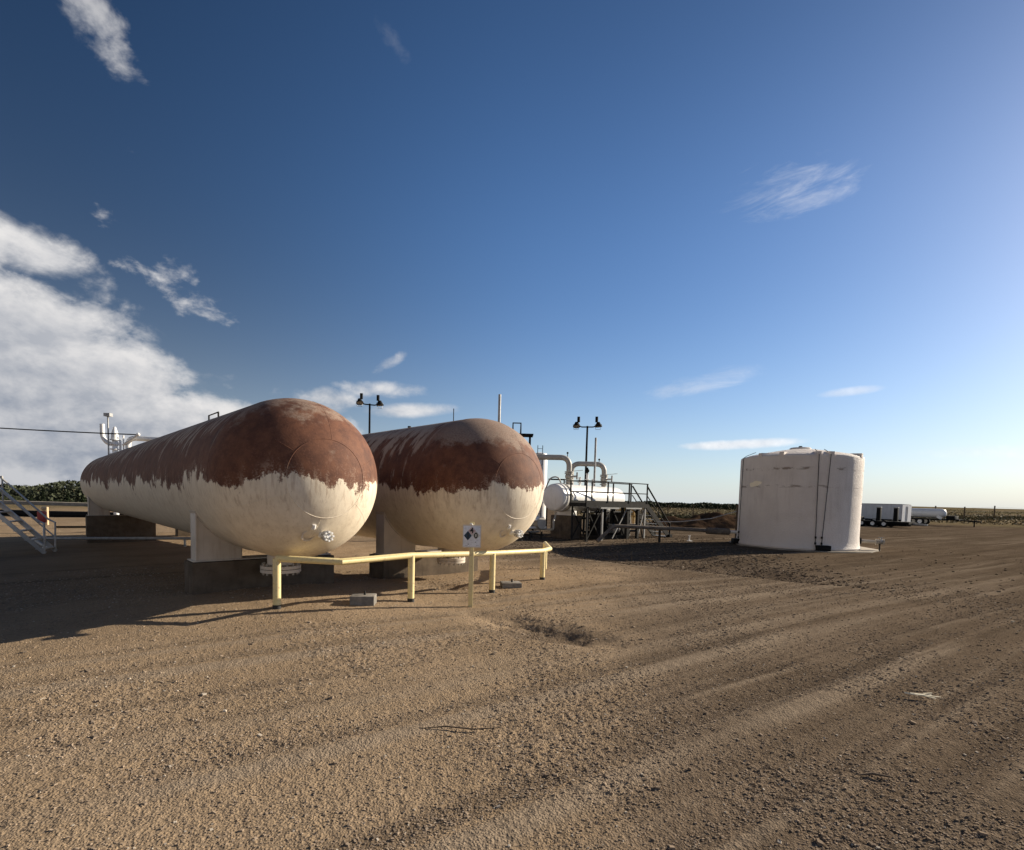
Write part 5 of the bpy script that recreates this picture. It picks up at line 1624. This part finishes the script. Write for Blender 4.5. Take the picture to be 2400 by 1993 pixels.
protos = {}
for nm, smp, n, sz, hh in (('conifer', conifer_sampler(8.0, 2.1), 4200, 0.16, 8.0), ('tall_conifer', conifer_sampler(9.5, 1.5), 4000, 0.16, 9.5),
                           ('round', round_sampler(7.5, 4.6, 4), 8000, 0.17, 5.5), ('round2', round_sampler(6.6, 4.2, 9), 7000, 0.17, 5.0), ('shrub', round_sampler(4.2, 3.6, 14), 5000, 0.15, 3.0)):
    me = leaf_mesh('crown', n, smp, sz, hash(nm) % 100 if False else len(nm) * 7)
    tm = MB().tube([(0, 0, -0.5), (0.05, 0, hh * 0.4), (0, 0.05, hh * 0.85)], [0.26, 0.18, 0.05], 8)
    if 'con' not in nm:
        for k in range(4):
            a = k * 1.6
            tm.tube([(0, 0, hh * 0.3), (1.2 * math.cos(a), 1.2 * math.sin(a), hh * 0.6), (2.0 * math.cos(a), 2.0 * math.sin(a), hh * 0.8)], [0.13, 0.08, 0.03], 6)
    to = tm.build('trunk', M['bark'])
    protos[nm] = (me, to.data)
    bpy.data.objects.remove(to)


def tree(kind, leaf, label, x, y, s_, name, rz, group):
    t = thing(name, label, 'tree', (x, y, gz(x, y) - 0.2), rz, group)
    t.scale = (s_ * 0.92, s_ * 0.92, s_ * 0.90)
    for pn, me, mm in (('trunk', protos[kind][1], None), ('crown', protos[kind][0], leaf)):
        o = bpy.data.objects.new(pn, me)
        COL.objects.link(o)
        o.parent = t
        if mm:
            if not me.materials:
                me.materials.append(M[mm])
            o.material_slots[0].link = 'OBJECT'
            o.material_slots[0].material = M[mm]
    return t


def at_px(px, dist):
    """plan point on the bearing of a place along the frame's width"""
    b = math.atan((px - 1194) / 1200.0)
    return dist * math.tan(b), dist


TG = 'trees in the valley beyond the bank'
specs = [
    (72, 150, 'conifer', 'leaf_dark', 0.92, 'conifer_tree', 'narrow dark conifer with bushes either side, left of the round dark tree'),
    (147, 148, 'round', 'leaf_dark', 0.80, 'broadleaf_tree', 'large round dark tree beyond the bank, beside the tall thin conifer'),
    (158, 172, 'tall_conifer', 'leaf_dark', 0.98, 'conifer_tree', 'tall thin dark conifer just behind the large round dark tree'),
    (100, 185, 'tall_conifer', 'leaf_dark', 1.05, 'conifer_tree', 'dark conifer standing tall between the narrow conifer and the round tree'),
    (45, 182, 'conifer', 'leaf_dark', 1.10, 'conifer_tree', 'dark conifer seen behind the top of the metal stair'),
    (193, 175, 'conifer', 'leaf_dark', 1.02, 'conifer_tree', 'dark conifer half hidden by the far end of the nearer tank'),
    (12, 160, 'round2', 'leaf_mid', 0.95, 'broadleaf_tree', 'green bushy tree at the left edge behind the stair rails'),
    (95, 158, 'shrub', 'leaf_sage', 1.15, 'broadleaf_tree', 'grey-green bushy tree right of the narrow conifer'),
    (118, 152, 'shrub', 'leaf_sage', 1.00, 'broadleaf_tree', 'low grey-green tree touching the left of the round dark tree'),
    (182, 155, 'shrub', 'leaf_sage', 1.20, 'broadleaf_tree', 'pale grey-green tree between the round dark tree and the tank end'),
    (200, 148, 'shrub', 'leaf_sage', 0.95, 'broadleaf_tree', 'low grey-green tree against the far end of the nearer tank'),
    (30, 195, 'round', 'leaf_mid', 1.15, 'broadleaf_tree', 'broad mid-green tree in the back row above the stair'),
    (75, 215, 'round2', 'leaf_mid', 1.45, 'broadleaf_tree', 'broad mid-green tree in the back row above the narrow conifer'),
    (130, 215, 'round', 'leaf_mid', 1.30, 'broadleaf_tree', 'broad mid-green tree in the back row above the round dark tree'),
    (178, 220, 'round2', 'leaf_mid', 1.48, 'broadleaf_tree', 'broad mid-green tree in the back row right of the thin conifer'),
    (214, 215, 'round', 'leaf_mid', 1.25, 'broadleaf_tree', 'broad mid-green tree in the back row behind the tank end'),
]
for k, (px, d_, kd, lf, s_, nm, lab) in enumerate(specs):
    x, y = at_px(px, d_)
    tree(kd, lf, lab, x, y, s_, nm, k * 1.7, TG)
for k in range(16):                                   # the wood goes on past the left edge
    px = -30 - k * 38
    x, y = at_px(px, 165 + 30 * ((k * 7) % 5) / 5)
    if k % 4 == 0:
        tree('conifer', 'leaf_dark', ('first', 'second', 'third', 'fourth')[k // 4] + ' dark conifer beyond the left edge, counted outwards from the metal stair', x, y, 1.0, 'conifer_tree', k, TG)


def strip_stuff(name, label, cat, n, fx, size, matn, seed):
    r_ = np.random.default_rng(seed)
    pts2 = [fx(r_) for _ in range(n)]
    xs = np.array([p[0] for p in pts2])
    ys = np.array([p[1] for p in pts2])
    zs = height(xs, ys, False) + np.array([p[2] for p in pts2])
    it = iter(range(n))

    def smp(_):
        i = next(it)
        return (xs[i], ys[i], zs[i])
    me = leaf_mesh(name, n, smp, size, seed)
    me.materials.append(M[matn])
    o = bpy.data.objects.new(name, me)
    COL.objects.link(o)
    return tag(o, label, cat, kind='stuff')


def far_wood(r_):
    az = R_(r_.uniform(2, 34))
    d_ = r_.uniform(560, 640)
    cl = 0.6 + 0.5 * math.sin(az * 90) * math.sin(az * 37 + 1)
    return d_ * math.sin(az), d_ * math.cos(az), r_.random() ** 0.7 * 7.5 * (0.75 + 0.25 * cl)


strip_stuff('treeline', 'far dark line of trees on the horizon left of the white tank', 'treeline', 14000, far_wood, 1.1, 'leaf_dark', 5)


def left_wood(r_):
    az = R_(r_.uniform(-75, -31))
    d_ = r_.uniform(255, 300)
    return d_ * math.sin(az), d_ * math.cos(az), r_.random() ** 0.7 * 11.6 * (0.88 + 0.12 * math.sin(az * 60))


strip_stuff('distant_wood', 'mass of mid-green wood closing the view behind the single trees', 'woods', 30000, left_wood, 0.55, 'leaf_haze', 6)


def fence_weeds(r_):
    k = r_.integers(len(fpts) - 1)
    u = r_.random()
    a, b = fpts[k], fpts[k + 1]
    x = a[0] + (b[0] - a[0]) * u + r_.normal() * 0.35
    y = a[1] + (b[1] - a[1]) * u + 0.4 + r_.normal() * 0.35
    return x, y, abs(r_.normal()) * 0.22


strip_stuff('weeds', 'dark low weeds along the foot of the wire fence', 'weeds', 9000, fence_weeds, 0.10, 'weed', 8)


def field_scrub(r_):
    az = R_(r_.uniform(6, 50))
    d_ = 66 + 190 * r_.random() ** 1.6
    x, y = d_ * math.sin(az), d_ * math.cos(az)
    if az > R_(27):
        d_ = 88 + 170 * r_.random() ** 1.5
        x, y = d_ * math.sin(az), d_ * math.cos(az)
    v_ = 0.5 + 0.25 * math.sin(x * 0.21 + 2 * math.sin(y * 0.13)) + 0.25 * math.sin(y * 0.17 + 1.5 * math.sin(x * 0.09))
    return x, y, abs(r_.normal()) * 0.30 * (0.4 + 1.2 * max(0, v_ - 0.3))


strip_stuff('dry_grass', 'dry tan grass over the field beyond the fence', 'grass', 22000, field_scrub, 0.13, 'dry_grass', 12)

# ------------------------------------------------------------------ litter on the yard
sc_ = thing('straw_scrap', 'pale split scrap of straw lying on the tracks at the lower right', 'straw', (4.05, 4.90, gz(4.05, 4.90) + 0.030), R_(-22))
for k, (a_, ln, off) in enumerate(((-8, 0.34, 0.0), (10, 0.26, 0.03), (-24, 0.22, -0.03), (4, 0.30, -0.015), (32, 0.14, 0.05))):
    rot = Matrix.Rotation(R_(a_), 3, 'Z') @ Matrix.Rotation(R_(24 - 6 * k), 3, 'X')
    MB().box((0.02 * k, off, 0.012 + 0.004 * k), (ln * 0.7, 0.018 - 0.002 * k, 0.004), rot=rot).build('stalk', M['straw'], sc_, 0)
tw_ = MB().tube([(-0.30, 0, 0.012), (-0.1, 0.03, 0.02), (0.12, 0.0, 0.016), (0.33, 0.05, 0.012)], [0.003, 0.006, 0.006, 0.003], 6).build('twig', M['wood'], None, 40, (-0.36, 3.95, gz(-0.36, 3.95) + 0.005))
tag(tw_, 'thin brown twig lying on the gravel near the bottom middle', 'twig')
tw2 = MB().tube([(-0.10, 0, 0.012), (0.0, 0.01, 0.02), (0.12, -0.02, 0.012)], [0.006, 0.010, 0.005], 6).build('twig', M['wood'], None, 40, (2.55, 3.42, gz(2.55, 3.42) + 0.005))
tag(tw2, 'short dark stick on the gravel at the lower right', 'twig')
